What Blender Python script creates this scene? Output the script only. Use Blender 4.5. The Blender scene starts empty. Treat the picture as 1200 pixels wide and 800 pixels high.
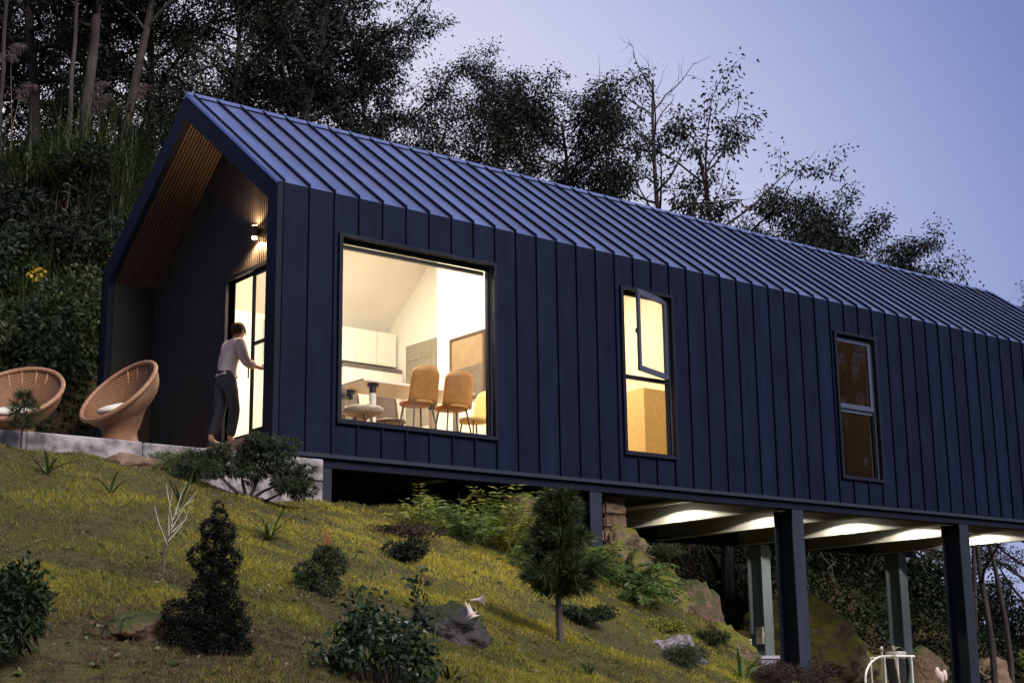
import bpy, bmesh, math, random
import numpy as np
from mathutils import Vector, Matrix, noise

scene = bpy.context.scene
COL = scene.collection
R = math.radians

# ------------------------------------------------------------------ camera
cam_data = bpy.data.cameras.new('camera')
cam = bpy.data.objects.new('camera', cam_data)
COL.objects.link(cam)
cam.location = (-9.4961, -17.0972, -2.9393)
cam.rotation_euler = (1.7939, 0.0126, -0.6656)
cam_data.sensor_width = 36.0
cam_data.lens = 1756.98 / 1200 * 36.0
cam_data.clip_start = 0.1
cam_data.clip_end = 2000
scene.camera = cam
CAM = np.array(cam.location)

# ------------------------------------------------------------------ dusk sky
SKY_STRENGTH = 1.0
world = bpy.data.worlds.new('World')
scene.world = world
world.use_nodes = True
wn = world.node_tree
for n in list(wn.nodes):
    wn.nodes.remove(n)
w_out = wn.nodes.new('ShaderNodeOutputWorld')
w_bg = wn.nodes.new('ShaderNodeBackground')
w_tc = wn.nodes.new('ShaderNodeTexCoord')
w_dot = wn.nodes.new('ShaderNodeVectorMath'); w_dot.operation = 'DOT_PRODUCT'
GLOW = Vector((0.36, 0.93, 0.02)).normalized()          # where the sun went down, behind the wooded hill
w_dot.inputs[1].default_value = GLOW
w_ac = wn.nodes.new('ShaderNodeMath'); w_ac.operation = 'ARCCOSINE'
w_dv = wn.nodes.new('ShaderNodeMath'); w_dv.operation = 'DIVIDE'; w_dv.inputs[1].default_value = math.pi
w_rp = wn.nodes.new('ShaderNodeValToRGB')
SKY = [(0, (0.95, 0.84, 0.86)), (20, (0.84, 0.81, 0.93)), (28, (0.64, 0.65, 0.86)), (35, (0.39, 0.44, 0.72)),
       (42, (0.17, 0.235, 0.53)), (56, (0.13, 0.19, 0.43)), (95, (0.16, 0.20, 0.36)), (180, (0.22, 0.23, 0.34))]
els = w_rp.color_ramp.elements
els[0].position = 0; els[0].color = SKY[0][1] + (1,)
els[1].position = 1; els[1].color = SKY[-1][1] + (1,)
for a, c in SKY[1:-1]:
    e = els.new(a / 180); e.color = c + (1,)
w_rp.color_ramp.interpolation = 'B_SPLINE'
wn.links.new(w_tc.outputs['Generated'], w_dot.inputs[0])
wn.links.new(w_dot.outputs['Value'], w_ac.inputs[0])
wn.links.new(w_ac.outputs[0], w_dv.inputs[0])
wn.links.new(w_dv.outputs[0], w_rp.inputs[0])
wn.links.new(w_rp.outputs[0], w_bg.inputs['Color'])
w_bg.inputs['Strength'].default_value = SKY_STRENGTH
wn.links.new(w_bg.outputs[0], w_out.inputs['Surface'])

# the last afterglow, a very soft low sun
sun_d = bpy.data.lights.new('sun', 'SUN')
sun_d.energy = 4.4
sun_d.angle = R(30)
sun_d.color = (1.0, 0.92, 0.86)
sun = bpy.data.objects.new('sun', sun_d)
COL.objects.link(sun)
sun.rotation_euler = (R(52), 0, R(4))      # western afterglow behind the camera

vs = scene.view_settings
vs.view_transform = 'Standard'
vs.look = 'None'
vs.gamma = 1.0
vs.exposure = 0.0
vs.use_curve_mapping = False
scene.render.engine = 'CYCLES'
scene.cycles.use_denoising = True
scene.cycles.max_bounces = 8
scene.cycles.transparent_max_bounces = 16
scene.cycles.sample_clamp_indirect = 6
scene.cycles.caustics_reflective = False
scene.cycles.caustics_refractive = False

# ------------------------------------------------------------------ materials
MATS = {}
def new_mat(name):
    m = bpy.data.materials.new(name); m.use_nodes = True
    MATS[name] = m
    nt = m.node_tree
    return m, nt, nt.nodes['Principled BSDF']
def node(nt, t, **kw):
    n = nt.nodes.new(t)
    for k, v in kw.items(): setattr(n, k, v)
    return n
def mat(name, c1, c2=None, scale=4.0, rough=0.6, metal=0.0, bump=0.0, bscale=30.0, detail=5.0, spec=0.5,
        coord='Position', island=0.0, stretch=None, lo=0.35, hi=0.65, trans=0.0, objrand=0.0):
    m, nt, p = new_mat(name)
    L = nt.links
    p.inputs['Roughness'].default_value = rough
    p.inputs['Metallic'].default_value = metal
    p.inputs['Specular IOR Level'].default_value = spec
    if coord == 'Position':
        g = node(nt, 'ShaderNodeNewGeometry'); vec = g.outputs['Position']
    else:
        g = node(nt, 'ShaderNodeTexCoord'); vec = g.outputs[coord]
    if stretch:
        mp = node(nt, 'ShaderNodeMapping'); mp.inputs['Scale'].default_value = stretch
        L.new(vec, mp.inputs[0]); vec = mp.outputs[0]
    col = None
    if c2 is not None:
        nz = node(nt, 'ShaderNodeTexNoise'); nz.inputs['Scale'].default_value = scale; nz.inputs['Detail'].default_value = detail
        L.new(vec, nz.inputs['Vector'])
        rp = node(nt, 'ShaderNodeValToRGB')
        rp.color_ramp.elements[0].position = lo; rp.color_ramp.elements[0].color = tuple(c1) + (1,)
        rp.color_ramp.elements[1].position = hi; rp.color_ramp.elements[1].color = tuple(c2) + (1,)
        L.new(nz.outputs['Fac'], rp.inputs[0]); col = rp.outputs[0]
    if island or objrand:
        if island:
            gg = node(nt, 'ShaderNodeNewGeometry'); rnd = gg.outputs['Random Per Island']; amt = island
        else:
            gg = node(nt, 'ShaderNodeObjectInfo'); rnd = gg.outputs['Random']; amt = objrand
        mr = node(nt, 'ShaderNodeMapRange'); mr.inputs['To Min'].default_value = 1 - amt; mr.inputs['To Max'].default_value = 1 + amt
        L.new(rnd, mr.inputs['Value'])
        hs = node(nt, 'ShaderNodeHueSaturation')
        L.new(mr.outputs[0], hs.inputs['Value'])
        if island:
            mh = node(nt, 'ShaderNodeMapRange'); mh.inputs['To Min'].default_value = 0.5 + .05 * amt; mh.inputs['To Max'].default_value = 0.5 - .05 * amt
            L.new(rnd, mh.inputs['Value']); L.new(mh.outputs[0], hs.inputs['Hue'])
        if col is not None: L.new(col, hs.inputs['Color'])
        else: hs.inputs['Color'].default_value = tuple(c1) + (1,)
        col = hs.outputs[0]
    if col is not None: L.new(col, p.inputs['Base Color'])
    else: p.inputs['Base Color'].default_value = tuple(c1) + (1,)
    if bump:
        nb = node(nt, 'ShaderNodeTexNoise'); nb.inputs['Scale'].default_value = bscale; nb.inputs['Detail'].default_value = 6
        L.new(vec, nb.inputs['Vector'])
        bp = node(nt, 'ShaderNodeBump'); bp.inputs['Strength'].default_value = bump; bp.inputs['Distance'].default_value = 0.02
        L.new(nb.outputs['Fac'], bp.inputs['Height']); L.new(bp.outputs[0], p.inputs['Normal'])
    if trans:
        out = nt.nodes['Material Output']
        tr = node(nt, 'ShaderNodeBsdfTranslucent')
        if col is not None: L.new(col, tr.inputs['Color'])
        else: tr.inputs['Color'].default_value = tuple(c1) + (1,)
        mx = node(nt, 'ShaderNodeMixShader'); mx.inputs[0].default_value = trans
        L.new(p.outputs[0], mx.inputs[1]); L.new(tr.outputs[0], mx.inputs[2]); L.new(mx.outputs[0], out.inputs['Surface'])
    return m
def glow(name, c, s):
    m, nt, p = new_mat(name)
    p.inputs['Base Color'].default_value = c + (1,)
    p.inputs['Emission Color'].default_value = c + (1,)
    p.inputs['Emission Strength'].default_value = s
    return m

# dark blue-grey coated steel: faint oil-canning and streaks of weather
def steel(name, c1, c2, rough, r2, bump, spec=0.5, metal=0.0):
    m, nt, p = new_mat(name); L = nt.links
    g = node(nt, 'ShaderNodeNewGeometry'); oi = node(nt, 'ShaderNodeObjectInfo')
    mp = node(nt, 'ShaderNodeMapping'); mp.inputs['Scale'].default_value = (3.0, 1.2, 0.7)
    L.new(g.outputs['Position'], mp.inputs[0])
    nz = node(nt, 'ShaderNodeTexNoise'); nz.inputs['Scale'].default_value = 1.6; nz.inputs['Detail'].default_value = 7
    L.new(mp.outputs[0], nz.inputs['Vector'])
    rp = node(nt, 'ShaderNodeValToRGB')
    rp.color_ramp.elements[0].position = .3; rp.color_ramp.elements[0].color = c1 + (1,)
    rp.color_ramp.elements[1].position = .75; rp.color_ramp.elements[1].color = c2 + (1,)
    L.new(nz.outputs['Fac'], rp.inputs[0])
    hs = node(nt, 'ShaderNodeHueSaturation')
    mr = node(nt, 'ShaderNodeMapRange'); mr.inputs['To Min'].default_value = .84; mr.inputs['To Max'].default_value = 1.16
    L.new(oi.outputs['Random'], mr.inputs['Value']); L.new(mr.outputs[0], hs.inputs['Value']); L.new(rp.outputs[0], hs.inputs['Color'])
    L.new(hs.outputs[0], p.inputs['Base Color'])
    rr = node(nt, 'ShaderNodeMapRange'); rr.inputs['To Min'].default_value = rough; rr.inputs['To Max'].default_value = r2
    L.new(nz.outputs['Fac'], rr.inputs['Value']); L.new(rr.outputs[0], p.inputs['Roughness'])
    p.inputs['Specular IOR Level'].default_value = spec; p.inputs['Metallic'].default_value = metal
    n2 = node(nt, 'ShaderNodeTexNoise'); n2.inputs['Scale'].default_value = 1.7; n2.inputs['Detail'].default_value = 2
    L.new(g.outputs['Position'], n2.inputs['Vector'])
    bp = node(nt, 'ShaderNodeBump'); bp.inputs['Strength'].default_value = bump; bp.inputs['Distance'].default_value = .03
    L.new(n2.outputs['Fac'], bp.inputs['Height']); L.new(bp.outputs[0], p.inputs['Normal'])
    return m
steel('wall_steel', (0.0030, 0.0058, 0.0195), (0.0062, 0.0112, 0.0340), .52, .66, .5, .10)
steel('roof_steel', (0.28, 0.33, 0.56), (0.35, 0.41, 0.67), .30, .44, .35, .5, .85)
steel('trim_steel', (0.0055, 0.0075, 0.020), (0.0085, 0.011, 0.026), .5, .62, .1, .15)
steel('frame_steel', (0.009, 0.011, 0.022), (0.013, 0.016, 0.028), .45, .58, .05, .15)
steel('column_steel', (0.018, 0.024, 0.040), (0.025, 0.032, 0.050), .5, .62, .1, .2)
steel('lit_column_steel', (0.17, 0.215, 0.27), (0.21, 0.255, 0.31), .5, .62, .1, .3)  # column steel paled: downlight glow painted into the rear columns' colour
steel('beam_steel', (0.20, 0.20, 0.195), (0.25, 0.25, 0.24), .5, .65, .1)
mat('sash_paint', (.055, .068, .12), rough=.5, spec=.25)
mat('wall_black', (.006, .006, .007), rough=.7)
mat('rib_dark', (.024, .022, .026), (.034, .030, .033), 3, rough=.55, bump=.1)
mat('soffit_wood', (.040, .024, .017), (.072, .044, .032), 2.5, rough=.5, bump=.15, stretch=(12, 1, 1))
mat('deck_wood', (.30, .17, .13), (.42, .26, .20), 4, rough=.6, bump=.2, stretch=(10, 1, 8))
mat('plaster', (.80, .78, .73), (.84, .82, .77), 2, rough=.8)
mat('plaster_warm', (.66, .56, .42), (.70, .60, .46), 2, rough=.85)
mat('cabinet_white', (.78, .76, .72), rough=.35)
mat('counter_dark', (.10, .085, .07), rough=.4)
mat('floor_oak', (.40, .27, .15), (.50, .34, .20), 6, rough=.4, stretch=(1, 12, 1))
mat('tan_leather', (.46, .19, .045), (.54, .235, .060), 8, rough=.5, bump=.1)
mat('ochre_fabric', (.60, .42, .17), (.68, .48, .21), 14, rough=.9, bump=.2, bscale=150)
mat('white_paint', (.78, .76, .73), rough=.4)
mat('black_paint', (.02, .02, .022), rough=.4)
mat('dark_wood', (.07, .04, .025), (.10, .06, .04), 8, rough=.5)
mat('sheepskin', (.30, .22, .16), (.55, .45, .36), 30, rough=.95, bump=.6, bscale=60)
mat('grey_tile', (.20, .175, .13), (.30, .265, .21), 25, rough=.35)
mat('picture', (.10, .075, .06), (.16, .125, .10), 5, rough=.6, lo=.3, hi=.7)
mat('picture_tan', (.24, .16, .09), (.28, .19, .11), 6, rough=.6)
mat('blind', (.42, .36, .30), rough=.8)
mat('curtain', (.30, .15, .06), (.38, .20, .08), 3, rough=.9, stretch=(8, 8, .3))
mat('concrete', (.08, .073, .084), (.36, .33, .355), 4.5, rough=.95, bump=1.0, bscale=14, lo=.33, hi=.58, detail=10)
mat('stone_pale', (.20, .17, .15), (.42, .37, .34), 5, rough=.9, bump=.7, bscale=14)
mat('stone_brown', (.12, .075, .05), (.24, .16, .11), 4, rough=.9, bump=.8, bscale=10)
mat('terrace_slab', (.28, .26, .25), (.38, .35, .33), 6, rough=.9, bump=.3)
mat('cushion', (.74, .68, .60), (.80, .75, .68), 10, rough=.95, bump=.2, bscale=120)
mat('bark', (.022, .018, .017), (.052, .042, .038), 5, rough=.95, bump=.6, bscale=18, stretch=(1, 1, .25))
mat('bark_pale', (.040, .033, .033), (.095, .078, .075), 6, rough=.95, bump=.5, bscale=18, stretch=(1, 1, .3))
mat('twig_white', (.45, .41, .38), (.60, .55, .52), 20, rough=.9)
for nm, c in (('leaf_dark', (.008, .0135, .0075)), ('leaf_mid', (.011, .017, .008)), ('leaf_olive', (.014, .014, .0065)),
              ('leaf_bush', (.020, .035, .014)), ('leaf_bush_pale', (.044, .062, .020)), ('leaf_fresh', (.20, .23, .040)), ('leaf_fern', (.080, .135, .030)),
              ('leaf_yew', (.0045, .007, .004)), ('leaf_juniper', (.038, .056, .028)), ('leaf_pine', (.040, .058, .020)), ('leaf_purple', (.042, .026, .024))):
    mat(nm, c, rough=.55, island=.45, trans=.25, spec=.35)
mat('leaf_glossy', (.022, .040, .018), rough=.38, island=.35, trans=.12, spec=.35)
mat('blade_green', (.075, .105, .028), rough=.5, island=.35, trans=.3)
mat('blade_dark', (.034, .050, .020), rough=.55, island=.5, trans=.25)
mat('blade_dry', (.16, .12, .075), rough=.8, island=.4, trans=.25)
mat('plume', (.17, .125, .13), rough=.95, island=.3, trans=.4)
mat('petal', (.80, .66, .66), rough=.6, trans=.35)
mat('yellow_leaf', (.55, .36, .03), rough=.6, island=.3, trans=.35)
mat('red_grass', (.34, .10, .05), rough=.8, island=.3, trans=.3)
mat('lilac_plastic', (.36, .34, .50), (.42, .40, .56), 5, rough=.5)
mat('galvanised', (.42, .42, .40), (.56, .55, .52), 12, rough=.45, metal=.3)
mat('skin', (.42, .22, .14), (.46, .25, .165), 20, rough=.55)
mat('hair', (.035, .014, .006), rough=.7, spec=.2)
mat('shirt', (.46, .37, .36), (.54, .45, .43), 14, rough=.9, bump=.3, bscale=40)
mat('trousers', (.022, .022, .028), (.034, .034, .040), 18, rough=.9, bump=.3, bscale=50)
mat('shoe', (.03, .025, .022), rough=.5)
mat('lamp_metal', (.05, .045, .04), rough=.35, metal=.6)
glow('lamp_warm', (1.0, .55, .20), 60)
glow('lamp_down', (1.0, .90, .72), 30)
glow('lamp_room', (1.0, .80, .52), 14)

def rock_mat(name, c1, c2, moss, amount, sc=3.0):
    m, nt, p = new_mat(name); L = nt.links
    g = node(nt, 'ShaderNodeNewGeometry')
    nz = node(nt, 'ShaderNodeTexNoise'); nz.inputs['Scale'].default_value = sc; nz.inputs['Detail'].default_value = 9; nz.inputs['Roughness'].default_value = .65
    L.new(g.outputs['Position'], nz.inputs['Vector'])
    rp = node(nt, 'ShaderNodeValToRGB')
    rp.color_ramp.elements[0].position = .35; rp.color_ramp.elements[0].color = c1 + (1,)
    rp.color_ramp.elements[1].position = .66; rp.color_ramp.elements[1].color = c2 + (1,)
    L.new(nz.outputs['Fac'], rp.inputs[0])
    n2 = node(nt, 'ShaderNodeTexNoise'); n2.inputs['Scale'].default_value = 2.6; n2.inputs['Detail'].default_value = 11; n2.inputs['Roughness'].default_value = .68
    L.new(g.outputs['Position'], n2.inputs['Vector'])
    sx = node(nt, 'ShaderNodeSeparateXYZ'); L.new(g.outputs['Normal'], sx.inputs[0])
    a = node(nt, 'ShaderNodeMath', operation='MULTIPLY_ADD'); a.inputs[1].default_value = .35; a.inputs[2].default_value = amount
    L.new(sx.outputs['Z'], a.inputs[0])
    b = node(nt, 'ShaderNodeMath', operation='ADD'); L.new(a.outputs[0], b.inputs[0]); L.new(n2.outputs['Fac'], b.inputs[1])
    r2 = node(nt, 'ShaderNodeValToRGB'); r2.color_ramp.elements[0].position = .48; r2.color_ramp.elements[1].position = .68
    L.new(b.outputs[0], r2.inputs[0])
    mx = node(nt, 'ShaderNodeMix', data_type='RGBA'); L.new(r2.outputs[0], mx.inputs['Factor']); L.new(rp.outputs[0], mx.inputs['A'])
    mx.inputs['B'].default_value = moss + (1,)
    L.new(mx.outputs['Result'], p.inputs['Base Color'])
    p.inputs['Roughness'].default_value = .92; p.inputs['Specular IOR Level'].default_value = .25
    bp = node(nt, 'ShaderNodeBump'); bp.inputs['Strength'].default_value = 1.0; bp.inputs['Distance'].default_value = .12
    n3 = node(nt, 'ShaderNodeTexNoise'); n3.inputs['Scale'].default_value = 9; n3.inputs['Detail'].default_value = 8
    L.new(g.outputs['Position'], n3.inputs['Vector']); L.new(n3.outputs['Fac'], bp.inputs['Height']); L.new(bp.outputs[0], p.inputs['Normal'])
    return m
rock_mat('rock_mossy', (.045, .035, .024), (.24, .18, .11), (.13, .125, .022), -.06)
rock_mat('rock_brown', (.09, .055, .038), (.19, .125, .085), (.05, .06, .02), -.12)
rock_mat('rock_dark', (.030, .028, .032), (.075, .068, .072), (.035, .04, .018), -.1)
rock_mat('rock_lichen', (.050, .042, .058), (.44, .38, .46), (.08, .085, .03), -.25, 7)
rock_mat('soil', (.028, .020, .013), (.085, .060, .032), (.070, .066, .020), -.14, 5.0)

# woven cane: over-under pattern from the surface's own u,v
def wicker():
    m, nt, p = new_mat('wicker'); L = nt.links
    uv = node(nt, 'ShaderNodeUVMap'); s = node(nt, 'ShaderNodeSeparateXYZ'); L.new(uv.outputs[0], s.inputs[0])
    def wave(sock, k, ph=0):
        a = node(nt, 'ShaderNodeMath', operation='MULTIPLY_ADD'); a.inputs[1].default_value = k; a.inputs[2].default_value = ph; L.new(sock, a.inputs[0])
        b = node(nt, 'ShaderNodeMath', operation='SINE'); L.new(a.outputs[0], b.inputs[0]); return b.outputs[0]
    u = wave(s.outputs['X'], 2 * math.pi * 64); v = wave(s.outputs['Y'], 2 * math.pi * 22)
    v2 = wave(s.outputs['Y'], 2 * math.pi * 44)
    mu = node(nt, 'ShaderNodeMath', operation='MULTIPLY'); L.new(u, mu.inputs[0]); L.new(v, mu.inputs[1])
    ad = node(nt, 'ShaderNodeMath', operation='MULTIPLY_ADD'); ad.inputs[1].default_value = .5; L.new(v2, ad.inputs[0]); L.new(mu.outputs[0], ad.inputs[2])
    mr = node(nt, 'ShaderNodeMapRange'); mr.inputs['From Min'].default_value = -1.3; mr.inputs['From Max'].default_value = 1.3; L.new(ad.outputs[0], mr.inputs['Value'])
    rp = node(nt, 'ShaderNodeValToRGB')
    rp.color_ramp.elements[0].position = .1; rp.color_ramp.elements[0].color = (.07, .035, .018, 1)
    rp.color_ramp.elements[1].position = .75; rp.color_ramp.elements[1].color = (.28, .13, .057, 1)
    L.new(mr.outputs[0], rp.inputs[0])
    nz = node(nt, 'ShaderNodeTexNoise'); nz.inputs['Scale'].default_value = 9
    hs = node(nt, 'ShaderNodeHueSaturation'); m2 = node(nt, 'ShaderNodeMapRange'); m2.inputs['To Min'].default_value = .65; m2.inputs['To Max'].default_value = 1.3
    L.new(nz.outputs['Fac'], m2.inputs['Value']); L.new(m2.outputs[0], hs.inputs['Value']); L.new(rp.outputs[0], hs.inputs['Color'])
    L.new(hs.outputs[0], p.inputs['Base Color']); p.inputs['Roughness'].default_value = .55
    bp = node(nt, 'ShaderNodeBump'); bp.inputs['Strength'].default_value = .8; bp.inputs['Distance'].default_value = .012
    L.new(mr.outputs[0], bp.inputs['Height']); L.new(bp.outputs[0], p.inputs['Normal'])
wicker()
mat('cane_rim', (.26, .13, .07), (.38, .21, .12), 25, rough=.5, bump=.4, bscale=60)

def glass():
    m, nt, p = new_mat('glass'); L = nt.links
    nt.nodes.remove(p); out = nt.nodes['Material Output']
    t = node(nt, 'ShaderNodeBsdfTransparent'); t.inputs[0].default_value = (.93, .95, .95, 1)
    g = node(nt, 'ShaderNodeBsdfGlossy'); g.inputs['Roughness'].default_value = .01
    lw = node(nt, 'ShaderNodeLayerWeight'); lw.inputs[0].default_value = .5
    pw_ = node(nt, 'ShaderNodeMath', operation='POWER'); pw_.inputs[1].default_value = 5; L.new(lw.outputs['Facing'], pw_.inputs[0])
    fr = node(nt, 'ShaderNodeMath', operation='MULTIPLY_ADD'); fr.inputs[1].default_value = .95; fr.inputs[2].default_value = .04; L.new(pw_.outputs[0], fr.inputs[0])
    mx = node(nt, 'ShaderNodeMixShader')
    L.new(fr.outputs[0], mx.inputs[0]); L.new(t.outputs[0], mx.inputs[1]); L.new(g.outputs[0], mx.inputs[2]); L.new(mx.outputs[0], out.inputs['Surface'])
glass()
def grass_mat():
    m, nt, p = new_mat('grass'); L = nt.links
    at = node(nt, 'ShaderNodeAttribute'); at.attribute_name = 'tint'
    L.new(at.outputs['Color'], p.inputs['Base Color']); p.inputs['Roughness'].default_value = .6; p.inputs['Specular IOR Level'].default_value = .3
    tr = node(nt, 'ShaderNodeBsdfTranslucent'); L.new(at.outputs['Color'], tr.inputs['Color'])
    mx = node(nt, 'ShaderNodeMixShader'); mx.inputs[0].default_value = .3
    L.new(p.outputs[0], mx.inputs[1]); L.new(tr.outputs[0], mx.inputs[2]); L.new(mx.outputs[0], nt.nodes['Material Output'].inputs['Surface'])
grass_mat()

# ------------------------------------------------------------------ object helpers
ORG = {}
def org(o):
    return ORG.get(o.name, Vector((0, 0, 0))) if o else Vector((0, 0, 0))
def thing(name, label, cat, loc=(0, 0, 0), group=None):
    o = bpy.data.objects.new(name, None); COL.objects.link(o)
    o.empty_display_size = .1
    o.location = loc; o['label'] = label; o['category'] = cat
    if group: o['group'] = group
    ORG[o.name] = Vector(loc)
    return o
def tag(o, label, cat, group=None):
    o['label'] = label; o['category'] = cat
    if group: o['group'] = group
    return o
def link(name, me, parent=None, loc=None):
    o = bpy.data.objects.new(name, me); COL.objects.link(o)
    if parent:
        o.parent = parent
        ORG[o.name] = org(parent)
    if loc is not None: o.location = loc
    return o
def copy_tree(o, parent=None, loc=None):
    c = o.copy(); COL.objects.link(c); c.parent = parent
    if loc is not None: c.location = loc
    for ch in o.children: copy_tree(ch, c)
    return c
def mesh_np(name, V, F, mats, parent=None, loc=None, smooth=False, tint=None, uv=None, mi=None):
    V = np.asarray(V, float)
    base = Vector(loc) if (loc is not None and parent is None) else org(parent)
    V = V - np.array(base)
    me = bpy.data.meshes.new(name)
    me.from_pydata(V.tolist() if len(V) < 2000 else V, [], F if isinstance(F, list) else np.asarray(F))
    for m in (mats if isinstance(mats, (list, tuple)) else [mats]): me.materials.append(MATS[m])
    if smooth: me.polygons.foreach_set('use_smooth', np.ones(len(me.polygons), bool))
    if mi is not None: me.polygons.foreach_set('material_index', np.asarray(mi, np.int32))
    if tint is not None:
        a = me.color_attributes.new('tint', 'FLOAT_COLOR', 'POINT')
        a.data.foreach_set('color', np.asarray(tint, np.float32).ravel())
    if uv is not None:
        l = me.uv_layers.new(name='UVMap'); li = np.empty(len(me.loops), np.int32); me.loops.foreach_get('vertex_index', li)
        l.data.foreach_set('uv', np.asarray(uv, np.float32)[li].ravel())
    me.update()
    o = link(name, me, parent)
    if parent is None and loc is not None: o.location = loc
    return o

class MB:
    def __init__(s): s.v = []; s.f = []; s.uv = []
    def add(s, V, F):
        b = len(s.v); s.v += [tuple(v) for v in V]; s.f += [tuple(b + i for i in f) for f in F]; return s
    def box(s, x0, x1, y0, y1, z0, z1):
        return s.add([(x0, y0, z0), (x1, y0, z0), (x1, y1, z0), (x0, y1, z0), (x0, y0, z1), (x1, y0, z1), (x1, y1, z1), (x0, y1, z1)],
                     [(0, 3, 2, 1), (4, 5, 6, 7), (0, 1, 5, 4), (1, 2, 6, 5), (2, 3, 7, 6), (3, 0, 4, 7)])
    def prism_x(s, poly, x0, x1):          # polygon of (y, z) extruded along x
        n = len(poly)
        V = [(x0, y, z) for y, z in poly] + [(x1, y, z) for y, z in poly]
        F = [tuple(range(n))[::-1], tuple(range(n, 2 * n))] + [(i, (i + 1) % n, n + (i + 1) % n, n + i) for i in range(n)]
        return s.add(V, F)
    def prism_y(s, poly, y0, y1):          # polygon of (x, z) extruded along y
        n = len(poly)
        V = [(x, y0, z) for x, z in poly] + [(x, y1, z) for x, z in poly]
        F = [tuple(range(n)), tuple(range(n, 2 * n))[::-1]] + [(i, n + i, n + (i + 1) % n, (i + 1) % n) for i in range(n)]
        return s.add(V, F)
    def tube(s, path, rad, n=6, cap=True):
        path = [Vector(p) for p in path]
        rads = rad if isinstance(rad, (list, tuple)) else [rad] * len(path)
        V = []; prev = None
        for i, p in enumerate(path):
            t = (path[min(i + 1, len(path) - 1)] - path[max(i - 1, 0)])
            t = t.normalized() if t.length > 1e-9 else Vector((0, 0, 1))
            if prev is None:
                a = t.orthogonal().normalized()
            else:
                a = prev - t * prev.dot(t); a = a.normalized() if a.length > 1e-6 else t.orthogonal().normalized()
            prev = a; b = t.cross(a)
            for k in range(n):
                w = 2 * math.pi * k / n
                V.append(p + (a * math.cos(w) + b * math.sin(w)) * rads[i])
        F = []
        for i in range(len(path) - 1):
            for k in range(n):
                F.append((i * n + k, i * n + (k + 1) % n, (i + 1) * n + (k + 1) % n, (i + 1) * n + k))
        if cap:
            F.append(tuple(range(n))[::-1]); F.append(tuple(range((len(path) - 1) * n, len(path) * n)))
        return s.add(V, F)
    def lathe(s, prof, c=(0, 0, 0), n=16):
        V = []; F = []
        for r, z in prof:
            for k in range(n):
                w = 2 * math.pi * k / n; V.append((c[0] + r * math.cos(w), c[1] + r * math.sin(w), c[2] + z))
        for i in range(len(prof) - 1):
            for k in range(n): F.append((i * n + k, i * n + (k + 1) % n, (i + 1) * n + (k + 1) % n, (i + 1) * n + k))
        F.append(tuple(range(n))[::-1]); F.append(tuple(range((len(prof) - 1) * n, len(prof) * n)))
        return s.add(V, F)
    def build(s, name, m, parent=None, loc=None, smooth=False):
        return mesh_np(name, s.v, s.f, m, parent, loc, smooth)
def xform(V, M):
    V = np.asarray(V, float); A = np.array(M)
    return V @ A[:3, :3].T + A[:3, 3]

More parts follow.
